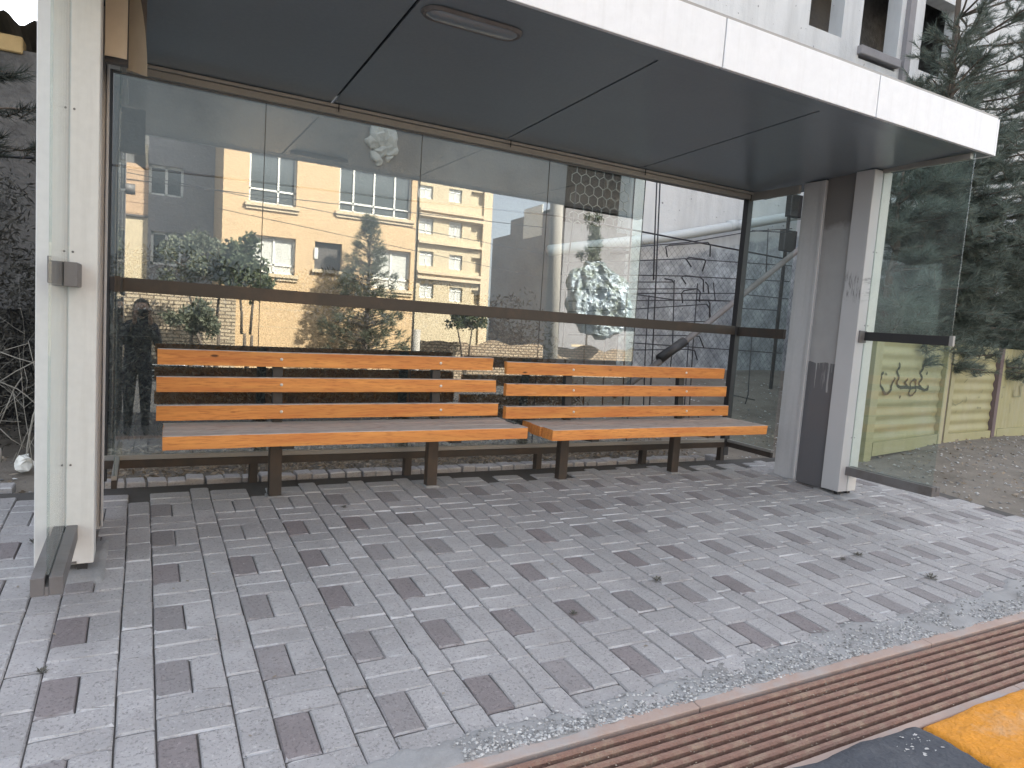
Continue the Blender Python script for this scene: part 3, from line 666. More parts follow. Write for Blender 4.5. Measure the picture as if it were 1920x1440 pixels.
def bench(xb0, xb1, xs0, xs1, legs, dz, tilt, label, seed):
    b = empty('bench', ((xb0+xb1)/2, 3.9, gz(3.9)), label, 'bench', 'slatted wooden benches in the shelter')
    for i, (z0, z1, y) in enumerate(((.842, .924, 3.955), (.703, .783, 3.935), (.555, .635, 3.915))):
        plank('back_slat', xb0-.004*i, xb1+.018*i, y, y+.034, z0+dz, z1+dz, [M['wood'], M['woodtop']], b, seed=seed+i)
    ys = [3.58, 3.722, 3.862, 4.0]
    for i in range(3):
        sx0, sx1 = xs0+random.uniform(-.012, .012)*(i > 0), xs1+(random.uniform(-.03, .01) if i else 0)
        plank('seat_plank', sx0, sx1, ys[i]+.004, ys[i+1]-.008, .465+dz, .533+dz-.002*i, [M['wood'], M['woodtop']], b, seed=seed+10+i)
    for x in legs:
        zt = .463+dz
        bm = bmesh.new(); bx(bm, (x-.034, 3.972, gz(4)-.02), (x+.034, 4.03, zt), .003); link('leg', bm, M['brown'], b)
        bm = bmesh.new(); vs = bx(bm, (x-.026, 3.95, zt), (x+.026, 3.99, .915+dz))
        for v in vs:
            if v.co.z > .8: v.co.y += .042
            else: v.co.y += .012
        link('back_post', bm, M['dark'], b)
        bm = bmesh.new(); vs = bx(bm, (x-.03, 3.62, zt-.05), (x+.03, 3.971, zt-.002))
        for v in vs:
            if v.co.y < 3.7 and v.co.z < zt-.03: v.co.z += .03
        link('seat_bracket', bm, M['dark'], b)
        bm = bmesh.new(); bx(bm, (x-.026, 4.031, zt-.055), (x+.026, 4.20, zt-.006), .002); link('rear_arm', bm, M['dark'], b)
        for (z0, z1, y) in ((.842, .924, 3.955), (.703, .783, 3.935), (.555, .635, 3.915)):
            bm = bmesh.new(); z = (z0+z1)/2+dz; tube(bm, [(x+.012, y+.002, z), (x+.012, y-.003, z), (x+.012, y-.005, z)], [.0085, .0085, .005], 10); link('bolt', bm, M['bolt'], b, smooth=True)
        bm = bmesh.new(); bx(bm, (x-.045, 3.955, gz(4)-.008), (x+.045, 4.045, gz(4)+.006), .003); link('foot_mortar', bm, M['cement'], b)
    b.rotation_euler = (0, -tilt, 0)
    return b
bench(.078, 2.008, .096, 2.085, (.677, 1.63), .002, .0105, 'left slatted bench of orange varnished wood under the mirrored houses', 3)
bench(2.105, 4.05, 2.262, 4.165, (2.615, 3.642), -.003, .006, 'right slatted bench of orange wood beside the scuffed pillar', 40)

# ================================================================== BEHIND THE SHELTER
bd = empty('apartment_building', (6, 8.3, 0), 'tall unfinished pale concrete building rising right behind the shelter', 'building')
holes = [(4.95, 6.03, 2.52, 3.75)]
bm = bmesh.new(); wall_with_holes(bm, -.75, 6.03, -.5, 13, 8, 8.25, holes); link('cement_wall', bm, M['greywall'], bd)
holes = [(9.24, 10.03, 6.19, 7.55), (10.50, 11.50, 5.98, 7.7), (12.15, 13.2, 6.17, 7.5), (15.5, 16.6, 6.17, 7.5), (9.24, 10.03, 9.2, 10.5), (10.5, 11.5, 9.0, 10.7), (12.15, 13.2, 9.2, 10.5)]
bm = bmesh.new(); wall_with_holes(bm, 6.03, 24, -.5, 13, 7.985, 8.25, holes); link('plaster_wall', bm, M['plaster'], bd)
link('window_jamb', box((6.035, 7.93, 2.5), (6.12, 7.984, 3.9)), M['plaster'], bd)
bm = bmesh.new(); bx(bm, (-.7, 8.3, -.5), (23.9, 13, 12.9)); bmesh.ops.reverse_faces(bm, faces=[]); link('building_core', bm, M['greywall'], bd).location.y += 2.4
for z in (2.4, 3.9, 5.9, 8.6, 11.5): link('floor_slab', box((-.7, 8.26, z), (23.9, 10.7, z+.2)), M['greywall'], bd)
bal = link('balcony_sill', box((10.46, 7.90, 6.03), (11.54, 8.24, 6.17), .01), M['greyhouse'], bd)
link('downpipe', box((11.62, 7.9, 4.4), (11.78, 7.984, 12)), M['greyhouse'], bd)
link('inner_wall', box((6.1, 9.2, 4.2), (17, 9.3, 12)), M['leftwall'], bd)
for x in (7.9, 11.64, 14.8):   # faint construction joints
    pass
# hexagonal wire over the open window
bm = bmesh.new(); s = .085; rows_ = int(1.25/(s*1.5))+1
for q in range(rows_):
    for p_ in range(9):
        cx = 4.95+.06+p_*s*1.732+(s*.866 if q % 2 else 0); cz = 2.5+q*s*1.5
        P = [Vector((cx+s*math.cos(a), 7.96, cz+s*math.sin(a))) for a in [math.pi/6+math.pi/3*i for i in range(6)]]
        for i in (0, 1, 2): 
            if max(P[i].x, P[i+1].x) < 6.04 and min(P[i].x, P[i+1].x) > 4.94: tube(bm, [P[i], P[i+1]], .0055, 4)
hx = link('hexagonal_wire_mesh', bm, M['mesh'], bd); hx['kind'] = 'stuff'
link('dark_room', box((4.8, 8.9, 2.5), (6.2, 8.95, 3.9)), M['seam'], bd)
# lumps of dried cement on the wall
lp = bmesh.new()
for (x, z, r) in ((2.36, 3.22, .13), (2.47, 3.19, .12), (2.29, 3.13, .08), (2.50, 3.08, .09), (2.40, 3.04, .08), (2.32, 2.96, .06), (2.36, 2.90, .045), (2.50, 2.96, .04), (2.44, 3.30, .09)):
    v0 = len(lp.verts); bmesh.ops.create_icosphere(lp, subdivisions=3, radius=r, matrix=Matrix.Translation((x, 7.99, z)) @ Matrix.Scale(.55, 4, (0, 1, 0)))
for v in lp.verts: v.co += v.normal*0+Vector((noise.noise(v.co*14), noise.noise(v.co*14+Vector((3, 3, 3)))*.6, noise.noise(v.co*14+Vector((7, 7, 7)))))*.045
link('cement_lump', lp, M['lump'], bd)
# sloping pale pipe across the plaster wall, with collar and bracket
pp = empty('sloping_pipe', at(1250, 445, 7.7), 'pale fat pipe sloping up along the plaster wall behind the shelter', 'pipe')
a, c, e = at(1030, 470, 7.7), at(1490, 405, 7.7), at(1850, 352, 7.7)
tubeobj('pipe_run', [a, at(1250, 445, 7.7), c, e], .072, M['pipe'], pp, 16)
p0, p1 = at(1366, 424, 7.7), at(1380, 422, 7.7); tubeobj('collar', [p0, p1], .082, M['pipe'], pp, 16)
p0, p1 = at(1170, 457, 7.7), at(1186, 455, 7.7); tubeobj('collar', [p0, p1], .08, M['pipe'], pp, 16)
link('bracket', box((p0.x-.02, 7.6, p0.z-.14), (p0.x+.02, 7.98, p0.z-.1)), M['dark'], pp)
# dark slanting pole with a short wide sleeve
pl = empty('slanting_pole', at(1340, 590, 5.4), 'dark steel pole leaning diagonally behind the corner post, with a short sleeve', 'pole')
tubeobj('pole_shaft', [at(1520, 450, 5.4), at(1240, 676, 5.4), at(1150, 742, 5.4)], .032, M['clamp'], pl, 12)
tubeobj('sleeve', [at(1283, 640, 5.4), at(1236, 673, 5.4)], .05, M['dark'], pl, 14)
bxs = at(1488, 385, 6.6); eb_ = empty('junction_box', bxs, 'small dark junction box on the plaster wall beside the right pillar', 'box')
link('box_body', box((bxs.x-.1, 6.55, bxs.z-.16), (bxs.x+.12, 6.65, bxs.z+.14), .01), M['dark'], eb_); link('lower_box', box((bxs.x-.16, 6.55, bxs.z-.62), (bxs.x+.08, 6.65, bxs.z-.34), .01), M['dark'], eb_); link('box_post', box((bxs.x+.0, 6.66, 0), (bxs.x+.04, 6.69, bxs.z+.1)), M['dark'], eb_)

# reinforcing bars: upright rods, cross rods and hooked stirrups (one bundle wired together)
rb = empty('rebar_cage', at(1250, 700, 5.8), 'loose cage of dark reinforcing bars with hooked ends behind the right bench', 'rebar cage')
def Zm(pts, Y, x0=1040, y0=300, s=4.0): return [at(x0+x/s, y0+y/s, Y) for x, y in pts]
def bar(pts, r=.0075, Y=5.8, nm='rod'): tubeobj(nm, Zm(pts, Y), r, M['rebar'], rb, 6)
for p_ in ([(608, 60), (575, 520), (530, 1190), (505, 2080)], [(795, 60), (760, 900), (735, 1430), (700, 2060)], [(770, 60), (750, 600), (742, 900)], [(162, 225), (85, 930), (60, 1400)], [(248, 975), (222, 1430), (215, 1900)], [(415, 905), (375, 1430), (355, 1900)],
        [(897, 900), (885, 1380), (860, 1640)], [(1072, 925), (1035, 1430), (1000, 2060)], [(1602, 515), (1585, 850)], [(708, 1015), (680, 1430), (665, 1900)], [(1480, 1320), (1450, 1760), (1430, 1830)], [(1005, 1340), (960, 2060)], [(1190, 920), (1205, 1060)]):
    bar(p_, .0085 if p_[0][1] < 100 else .007)
for p_ in ([(80, 770), (500, 760), (980, 740), (1780, 795)], [(50, 860), (500, 862), (950, 870), (1760, 912)], [(100, 1058), (560, 1055), (1160, 1050), (1400, 1062)], [(100, 1310), (560, 1312), (1040, 1318)],
        [(580, 1425), (1000, 1420)], [(500, 1215), (1130, 1212)], [(450, 985), (900, 1050), (1400, 1060)], [(90, 1140), (560, 1120), (1140, 1082)], [(540, 1000), (1340, 1000), (1750, 1042)], [(360, 915), (890, 915)], [(50, 970), (1060, 965)], [(560, 1370), (1700, 1450)],
        [(1340, 1110), (1700, 1130)], [(1320, 1760), (1500, 1800)], [(250, 655), (560, 655), (1000, 618), (1480, 535), (1780, 515)], [(1480, 530), (1780, 545)]):
    bar(p_, .006, 5.86, 'cross_rod')
for p_ in ([(845, 728), (833, 650), (860, 640), (1150, 618), (1168, 640), (1165, 725)], [(1025, 800), (985, 742), (1010, 730), (1120, 745), (1132, 760), (1108, 835)], [(985, 930), (952, 880), (980, 866), (1090, 880), (1116, 900), (1115, 990)], [(960, 1075), (952, 1000), (970, 980), (1070, 965), (1092, 990), (1085, 1065)],
        [(825, 890), (880, 900), (898, 930)], [(1130, 915), (1150, 940), (1155, 1005)], [(1060, 1050), (1150, 1050), (1165, 1080), (1160, 1200)], [(1140, 1082), (1160, 1110), (1170, 1200)], [(1040, 1318), (1085, 1322), (1118, 1405)], [(1000, 1420), (1050, 1430), (1070, 1500)], [(385, 885), (415, 905)], [(880, 1850), (1040, 1860), (1075, 1890), (1080, 1960)]):
    bar(p_, .0078, 5.76, 'hooked_stirrup')
# chain-link netting
bm = bmesh.new(); st = .10
x_a, x_b, z_a, z_b = 4.9, 9.4, .7, 2.35
nlines = int((x_b-x_a+(z_b-z_a))/st)
for i in range(nlines):
    for sg in (1, -1):
        xs_ = x_a-(z_b-z_a)+i*st*1.0 if sg > 0 else x_a+i*st
        t0 = 0; p0 = Vector((xs_, 7.3, z_a)); p1 = Vector((xs_+sg*(z_b-z_a), 7.3, z_b))
        def clip(p, q):
            d = q-p; ta, tb = 0, 1
            for s_, lim in ((1, x_b), (-1, -x_a)):
                num = lim-s_*p.x; den = s_*d.x
                if abs(den) > 1e-9:
                    t = num/den
                    if den > 0: tb = min(tb, t)
                    else: ta = max(ta, t)
            return (p+d*ta, p+d*tb) if tb > ta else None
        c_ = clip(p0, p1)
        if c_:
            a_, b_ = c_; mid = [a_.lerp(b_, q/6)+Vector((0, .02*noise.noise(Vector((q, i, sg))), .015*noise.noise(Vector((q, i, sg*3))))) for q in range(7)]
            tube(bm, mid, .0016, 3, cap=False)
cl = link('chain_link_netting', bm, M['rebar']); cl['kind'] = 'stuff'; tag(cl, 'thin sagging chain-link netting in front of the plaster wall', 'netting')
# low left wall with corrugated roof
lw = empty('garden_wall', (-3, 8, 0), 'dark weathered wall with a corrugated roof edge at far left', 'wall')
bm = bmesh.new(); bx(bm, (-9, 8.0, -.5), (-.76, 8.3, 3.34)); bmesh.ops.subdivide_edges(bm, edges=bm.edges[:], cuts=5, use_grid_fill=True); link('cement_wall', bm, M['leftwall'], lw)
link('ochre_band', box((-9, 7.97, 3.30), (-1.02, 8.2, 3.45), .01), M['yellowband'], lw)
bm = bmesh.new(); A = []; 
for i in range(220):
    x = -9+i*.0376; z = 3.54+.045*math.sin(x*2*math.pi/.24)+(.06 if x < -1.3 else 0)*0+max(0, -x-1.)*.25*0
    z += min(.1, (-x-.9)*.12)
    A.append((x, z))
vs = [[bm.verts.new((x, y, z+dz)) for x, z in A] for y, dz in ((7.85, 0), (10.5, -.35))]
for i in range(len(A)-1): bm.faces.new((vs[0][i], vs[0][i+1], vs[1][i+1], vs[1][i]))
bmesh.ops.solidify(bm, geom=bm.faces[:], thickness=.07); link('corrugated_roof', bm, M['roofsheet'], lw)
# overhead cable behind the shelter
cb = [at(x, y, 7) for x, y in ((-300, 255), (0, 293), (75, 297), (200, 308), (420, 333), (780, 377), (1050, 405), (1180, 430), (1480, 487))]
o = tubeobj('cable', cb, .011, M['rebar']); tag(o, 'black cable sagging along the wall behind the shelter', 'cable')
tie = [at(240, 322, 6.95), at(241, 330, 6.95)]

# ------------------------------------------------------------------ foliage builders
def tuft(bm, p, d, n, l, w=.0022, spread=.9, base=.12):
    for _ in range(n):
        q = (d+rv()*spread).normalized(); s = q.cross(rv()).normalized()*w; o = p-d*random.uniform(0, base)
        L = l*random.uniform(.6, 1.1); bm.faces.new([bm.verts.new(v) for v in (o+s, o-s, o+q*L)])
def limb(bm, a, b, r0, r1, seg=4, sag=.05):
    pts = [a.lerp(b, i/seg)+rv()*sag*(0 < i < seg) for i in range(seg+1)]; tube(bm, pts, [r0+(r1-r0)*i/seg for i in range(seg+1)], 6); return pts
# big pine at right
def big_pine(name, base, topz, label, whorls, needle, den=1., group=None, region=None, nl=.11):
    t = empty(name, base, label, 'tree', group); tr = bmesh.new(); nd_ = bmesh.new()
    top = Vector((base.x+.2, base.y+.1, topz)); trunk = limb(tr, base, top, .09, .015, 7, .05)
    for (z, n, L, droop) in whorls:
        for i in range(n):
            a = 6.283*(i+random.random()*.7)/n; f = (z-base.z)/(topz-base.z); o = base.lerp(top, f)
            l = L*random.uniform(.75, 1.15); e = o+Vector((math.cos(a)*l, math.sin(a)*l, l*droop*random.uniform(.6, 1.3)))
            if region and not region(e): continue
            br = limb(tr, o, e, .018, .005, 5, .05)
            for j in range(int(l*11*den)):
                u_ = random.uniform(.18, 1)**.8; p = o.lerp(e, u_)+Vector((0, 0, -.05*l*u_)); q = (Vector((math.cos(a), math.sin(a), 0))*.7+rv()).normalized(); q.z = abs(q.z)*.6+.1
                if region and not region(p+q*.3): continue
                sl_ = random.uniform(.12, .48)*(1.15-u_*.5); tip = p+q*sl_
                tube(tr, [p, tip], [.005, .0025], 3, cap=False)
                for s_ in range(3): tuft(nd_, p.lerp(tip, .3+.3*s_), q, 13, nl, .0032, .8)
                tuft(nd_, tip, q, 16, nl*1.15, .0032, .6)
    link('trunk', tr, M['bark'], t, smooth=True); c_ = link('crown', nd_, M[needle], t, stuff=True); return t
lim = lambda e: e.y > 4.02 and e.x > e.y*(1.44 if e.z < 3.1 else 1.60+.04*(e.z-3.1)) and not (e.z < .95)
big_pine('pine_tree', Vector((10.4, 6.3, .3)), 8.8, 'large grey-green pine hanging over the yellow corrugated fence at right', [(1.3, 12, 3.2, -.02), (1.45, 12, 3.4, -.02), (1.6, 12, 3.5, .0), (1.8, 12, 3.4, .02), (2.0, 12, 3.4, .03), (2.25, 12, 3.2, .04), (2.5, 12, 3.0, .05), (2.8, 12, 2.9, .08), (3.1, 11, 2.6, .1), (3.5, 11, 2.4, .12), (3.9, 11, 2.2, .15), (4.3, 10, 2.1, .18), (4.7, 10, 2.0, .2), (5.1, 10, 2.0, .25), (5.6, 9, 1.9, .3), (6.1, 9, 1.8, .35), (6.7, 8, 1.6, .4), (7.3, 7, 1.3, .5), (8.0, 6, .9, .7)], 'needle', 1.7, region=lim)
big_pine('pine_tree', Vector((13.2, 6.5, .3)), 9.2, 'second pine at the right edge of the picture, behind the vertical-ribbed fence sheet', [(1.4, 11, 3.0, 0), (1.7, 11, 3.0, 0), (2.0, 11, 3.0, 0), (2.4, 11, 3.0, .05), (2.8, 11, 2.9, .05), (3.3, 10, 2.7, .1), (3.9, 10, 2.5, .15), (4.5, 9, 2.4, .2), (5.2, 9, 2.3, .25), (6, 9, 2.1, .3), (6.8, 8, 1.9, .4), (7.6, 7, 1.5, .5)], 'needle', 1.3, region=lim)
low = lambda e: e.y > 4.3 and e.x > e.y*1.425 and e.z > .95
big_pine('pine_tree', Vector((9.0, 5.5, .25)), 4.3, 'low dense dark pine whose boughs droop over the top of the corrugated fence', [(.95, 12, 1.7, 0), (1.1, 12, 1.7, -.02), (1.25, 12, 1.7, -.02), (1.4, 14, 1.9, -.02), (1.55, 14, 2.0, 0), (1.75, 14, 2.0, .02), (1.95, 13, 1.95, .03), (2.2, 13, 1.9, .05), (2.45, 12, 1.8, .06), (2.7, 12, 1.6, .1), (3.0, 10, 1.4, .15), (3.3, 9, 1.1, .2), (3.7, 7, .8, .35)], 'needle', 3.0, region=low)
big_pine('pine_tree', Vector((7.75, 5.15, .2)), 3.3, 'bushy young pine just behind the left end of the corrugated fence', [(1.0, 11, 1.1, .0), (1.2, 12, 1.2, .0), (1.4, 12, 1.3, .02), (1.6, 12, 1.3, .05), (1.85, 11, 1.25, .08), (2.1, 10, 1.1, .1), (2.35, 9, 1.0, .15), (2.6, 8, .8, .25), (2.9, 6, .6, .4)], 'needle', 4.2, region=low)
sp0 = at(1757, 320, 5.6); sp1 = at(1766, 40, 5.6)
big_pine('pine_sapling', Vector((sp0.x, 5.6, .25)), sp1.z, 'slim pine leader in front of the pale building, above the canopy end', [(sp1.z-d, 6, l, q) for d, l, q in ((2.2, .5, .5), (1.8, .5, .5), (1.4, .5, .6), (1.1, .45, .7), (.8, .4, .8), (.5, .3, 1.0), (.2, .2, 1.4))], 'needle', 2.6, nl=.11)
# dark pine bough at upper left
big_pine('pine_tree', Vector((-2.15, 6.4, .2)), 3.6, 'dark pine bough against the weathered wall at upper left', [(1.9, 7, 1.1, .05), (2.2, 8, 1.2, .05), (2.45, 8, 1.25, .1), (2.7, 8, 1.2, .1), (3.0, 6, 1.0, .1)], 'needle2', 1.3, nl=.12)
# dark hedge behind the glass
def hedge(x0, x1, y0, y1, zt, n, label):
    bm = bmesh.new()
    for _ in range(n):
        x = random.uniform(x0, x1); y = random.uniform(y0, y1); top = zt(x)*(1+.16*noise.noise(Vector((x*1.5, y, 0)))); z = dirt_z(x, y)+top*random.random()**.8
        p = Vector((x, y, z)); quadleaf(bm, p, rv(), rv(), random.uniform(.03, .075), random.uniform(.004, .010))
    o = link('hedge', bm, M['hedge'], stuff=True); tag(o, label, 'hedge'); return o
hzt = lambda x: (1.75 if x < -.75 else 1.28 if x < 2.9 else 1.28-.9*min(1, (x-2.9)/.7))
hedge(-3.6, 3.6, 5.1, 6.5, hzt, 75000, 'dark tangled hedge behind the rear glass and the left pillar')
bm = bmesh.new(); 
for x0, x1, h in ((-3.6, -.8, 1.0), (-.8, 3.1, 1.05)): bx(bm, (x0, 6.5, -.1), (x1, 6.6, h))  # added near-black backdrop, keeps the view through hedge and lower glass dark
ob = link('hedge_backdrop_board', bm, M['seam']); tag(ob, 'nearly black backdrop board added to darken the depth of the hedge', 'fence')
# bare twiggy shrub at far left
ts = empty('bare_shrub', (-.75, 4.95, .13), 'bare pale-twigged shrub at the foot of the dark hedge, far left', 'shrub')
def twigs(bm, p, d, l, r, depth):
    n = 4; pts = [p]; q = d.copy()
    for i in range(n): q = (q+rv()*.22).normalized(); pts.append(pts[-1]+q*l/n)
    tube(bm, pts, [r*(1-.6*i/n) for i in range(n+1)], 4, cap=False)
    if depth:
        for i in range(3): twigs(bm, pts[random.choice((2, 3, 4))], (q+rv()*.95).normalized(), l*random.uniform(.5, .8), r*.55, depth-1)
def zp(x, y, Y=5.0): return at(x/4.8, 640+y/4.8, Y)
for pts, r in (([(235, 1090), (248, 950), (275, 790), (300, 670), (338, 565)], [.011, .011, .010, .010, .009]), ([(330, 572), (240, 490), (150, 425), (0, 365), (-120, 360)], [.006, .006, .006, .005, .004]), ([(0, 360), (150, 265), (290, 195), (345, 165)], [.005]*4), ([(0, 95), (150, 150), (290, 190), (345, 210)], [.005]*4), ([(0, 735), (60, 590), (125, 430), (200, 320)], [.005]*4),
        ([(120, 455), (150, 640), (180, 850), (205, 970)], [.004]*4), ([(0, 785), (100, 880), (235, 960)], [.004]*3), ([(0, 960), (5, 1090)], [.012, .014]), ([(255, 0), (300, 190), (338, 330)], [.004]*3), ([(0, 715), (190, 722)], [.003]*2), ([(215, 235), (245, 350), (238, 450)], [.003]*3), ([(40, 80), (250, 20)], [.004]*2), ([(270, 890), (340, 1000)], [.003]*2), ([(150, 1000), (110, 1090)], [.003]*2)):
    bm = bmesh.new(); tube(bm, [zp(*p) for p in pts], [q_*.6 for q_ in r], 6); link('branch', bm, M['twig'], ts, smooth=True)
bm = bmesh.new()
for _ in range(14): twigs(bm, Vector((random.uniform(-1.5, -.55), random.uniform(4.75, 5.1), .13)), Vector((random.uniform(-.5, .5), random.uniform(-.3, .3), 1)), random.uniform(.4, .8), .0025, 2)
link('fine_twigs', bm, M['twig'], ts, stuff=True)
sp_ = at(45, 868, 4.85); bm = bmesh.new(); bmesh.ops.create_icosphere(bm, subdivisions=2, radius=.05, matrix=Matrix.Translation(sp_))
for v in bm.verts: v.co += Vector((noise.noise(v.co*30), noise.noise(v.co*30+Vector((2, 2, 2))), noise.noise(v.co*30+Vector((5, 5, 5)))*.7))*.03
tag(link('white_stone', bm, M['winframe']), 'white crumpled stone at the foot of the bare shrub', 'stone')
# twigs and dry leaves behind the bottom rail
bm = bmesh.new()
for _ in range(5200):
    x = random.uniform(-.3, 4.3); y = random.uniform(4.45, 5.15); z = dirt_z(x, y)+random.uniform(0, .13)*(.4+.6*abs(noise.noise(Vector((x*2, y*2, 5)))))
    quadleaf(bm, Vector((x, y, z)), rv()*Vector((1, 1, .4)), rv(), random.uniform(.02, .055), random.uniform(.004, .011))
for _ in range(420):
    p = Vector((random.uniform(-.2, 4.4), random.uniform(4.45, 5.0), .14+random.uniform(0, .03))); d = Vector((random.gauss(0, 1), random.gauss(0, .5), random.gauss(.25, .25))).normalized()
    pts = [p]
    for i in range(5): d = (d+rv()*.5).normalized(); d.z *= .6; pts.append(pts[-1]+d*random.uniform(.02, .055))
    tube(bm, pts, random.uniform(.0015, .0035), 3, cap=False)
tag(link('leaf_litter', bm, M['litter'], stuff=True), 'dry leaves and curled stems behind the bottom rail of the rear glass', 'leaf litter')
bm = bmesh.new()
for _ in range(1600):
    x = random.uniform(5.5, 13); y = random.uniform(1.6, 5.4); quadleaf(bm, Vector((x, y, dirt_z(x, y)-.02)), rv()*Vector((1, 1, .3)), rv(), random.uniform(.02, .06), random.uniform(.005, .014))
for _ in range(300):
    x = random.uniform(-2.6, -.5); y = random.uniform(4.0, 5.1); quadleaf(bm, Vector((x, y, dirt_z(x, y)-.005)), rv()*Vector((1, 1, .3)), rv(), random.uniform(.02, .06), random.uniform(.005, .014))
tag(link('fallen_leaves', bm, M['litter'], stuff=True), 'scattered dry leaves on the bare dirt beside the pavement', 'fallen leaves')

# ------------------------------------------------------------------ yellow-green corrugated fence
fn = empty('corrugated_fence', (8.3, 4.6, .13), 'yellow-green corrugated metal fence with black spray-painted writing', 'fence')
FB = [(6.19, 4.18), (8.14, 4.565), (8.32, 4.60), (9.55, 4.735), (9.70, 4.75), (11.9, 4.98), (14, 5.2)]
def fence_panel(a, b, z0, z1, vertical=False):
    (xa, ya), (xb, yb) = a, b; L = math.hypot(xb-xa, yb-ya); dx, dy = (xb-xa)/L, (yb-ya)/L; nx_, ny_ = dy, -dx; bm = bmesh.new()
    n = 130; rows = []
    for j in range(n+1):
        t = j/n; row = []
        for s in ((0, 1) if not vertical else ()):
            off = .0075*math.cos((z0+(z1-z0)*t)*2*math.pi/.125)
            row.append(bm.verts.new((xa+dx*L*s+nx_*off, ya+dy*L*s+ny_*off, z0+(z1-z0)*t)))
        if vertical:
            off = .010*math.cos(L*t*2*math.pi/.11)
            for z in (z0, z1): row.append(bm.verts.new((xa+dx*L*t+nx_*off, ya+dy*L*t+ny_*off, z)))
        rows.append(row)
    for p, q in zip(rows, rows[1:]): bm.faces.new((p[0], p[1], q[1], q[0]) if not vertical else (p[0], q[0], q[1], p[1]))
    return link('corrugated_panel', bm, M['fence'], fn, smooth=True)
zb_, zt_ = .13, 1.27
fence_panel((6.35, 4.212), (8.0, 4.538), zb_+.1, zt_); fence_panel((8.33, 4.602), (9.5, 4.73), zb_+.06, zt_); fence_panel((9.68, 4.748), (14, 5.2), zb_+.02, zt_, True)
def fbar(xa, ya, xb, yb, z0, z1, th, mt, nm='fence_post'):
    L = math.hypot(xb-xa, yb-ya); dx, dy = (xb-xa)/L, (yb-ya)/L; bm = bmesh.new(); vs = bx(bm, (0, -th, z0), (L, th*.2, z1))
    for v in vs: x, y = v.co.x, v.co.y; v.co.x = xa+dx*x-dy*y; v.co.y = ya+dy*x+dx*y
    return link(nm, bm, M[mt], fn)
fbar(6.18, 4.18, 6.34, 4.212, .02, zt_, .04, 'fence'); fbar(8.01, 4.54, 8.13, 4.563, .05, zt_, .045, 'fence'); fbar(8.14, 4.566, 8.2, 4.578, .05, zt_, .03, 'fencedark'); fbar(8.21, 4.58, 8.32, 4.60, .06, zt_, .04, 'fence')
fbar(9.51, 4.732, 9.60, 4.741, .05, zt_, .045, 'fencedark'); fbar(9.605, 4.742, 9.67, 4.748, .05, zt_, .04, 'fence')
fbar(6.35, 4.205, 8.0, 4.531, .10, .235, .035, 'fence', 'bottom_rail'); fbar(8.33, 4.596, 9.5, 4.724, .10, .22, .032, 'fence', 'bottom_rail'); fbar(9.68, 4.742, 14, 5.19, .12, .235, .035, 'fence', 'bottom_rail')
# spray-painted strokes, flat ribbons riding on the corrugation
def fence_pt(x, y, x0=1600, y0=640, s=6.0):
    px_, py_ = x0+x/s, y0+y/s; d = fwd*F + r2*(px_-960) - u2*(py_-720)
    for (xa, ya), (xb, yb) in (((6.35, 4.212), (8.0, 4.538)), ((8.33, 4.602), (9.5, 4.73)), ((9.68, 4.748), (14, 5.2))):
        # intersect the ray with the vertical plane of the panel
        nx_, ny_ = (yb-ya), -(xb-xa); t = (nx_*xa+ny_*ya)/(nx_*d.x+ny_*d.y); X = d.x*t
        if X < xb+.05 or xa > 9.6:
            L = math.hypot(nx_, ny_); nx_, ny_ = nx_/L, ny_/L; z = H+d.z*t; off = .0075*math.cos(z*2*math.pi/.125) if xa < 9.6 else .012
            off += .006
            return Vector((X+nx_*off, d.y*t+ny_*off, z)), Vector((nx_, ny_, 0))
    return None
def stroke(pts, w, mt='spray'):
    P = []
    for (a, b) in zip(pts, pts[1:]):
        n = max(2, int(math.hypot(b[0]-a[0], b[1]-a[1])/9)); P += [(a[0]+(b[0]-a[0])*i/n, a[1]+(b[1]-a[1])*i/n) for i in range(n)]
    P.append(pts[-1]); bm = bmesh.new(); L = []; 
    Q = [fence_pt(*p) for p in P]
    for i, (p, nn) in enumerate(Q):
        t = (Q[min(i+1, len(Q)-1)][0]-Q[max(0, i-1)][0]).normalized(); s_ = t.cross(nn).normalized()*w*random.uniform(.8, 1.15)
        L.append((bm.verts.new(p+s_), bm.verts.new(p-s_)))
    for a, b in zip(L, L[1:]): bm.faces.new((a[0], a[1], b[1], b[0]))
    return link('graffiti_stroke', bm, M[mt], fn)
for pts, w in (([(345, 350), (312, 375), (295, 430), (305, 500), (325, 560), (350, 590), (375, 588), (412, 540), (438, 480), (455, 405)], .017), ([(372, 358), (366, 376)], .02), ([(514, 238), (508, 290), (495, 320), (500, 400), (490, 440), (497, 500), (520, 520), (560, 515), (610, 520), (660, 522), (705, 515), (745, 525), (785, 548), (825, 535), (845, 492)], .017),
        ([(600, 420), (578, 458), (600, 495), (612, 520)], .014), ([(640, 515), (645, 460), (670, 425), (700, 440), (706, 480), (694, 520), (688, 560), (668, 605), (640, 612), (615, 580), (625, 540), (655, 515)], .013), ([(870, 255), (800, 258), (772, 275), (778, 310), (752, 360), (760, 410), (740, 460), (742, 500), (755, 530)], .019), ([(826, 355), (834, 366)], .018), ([(522, 620), (528, 632)], .018)): stroke(pts, w)
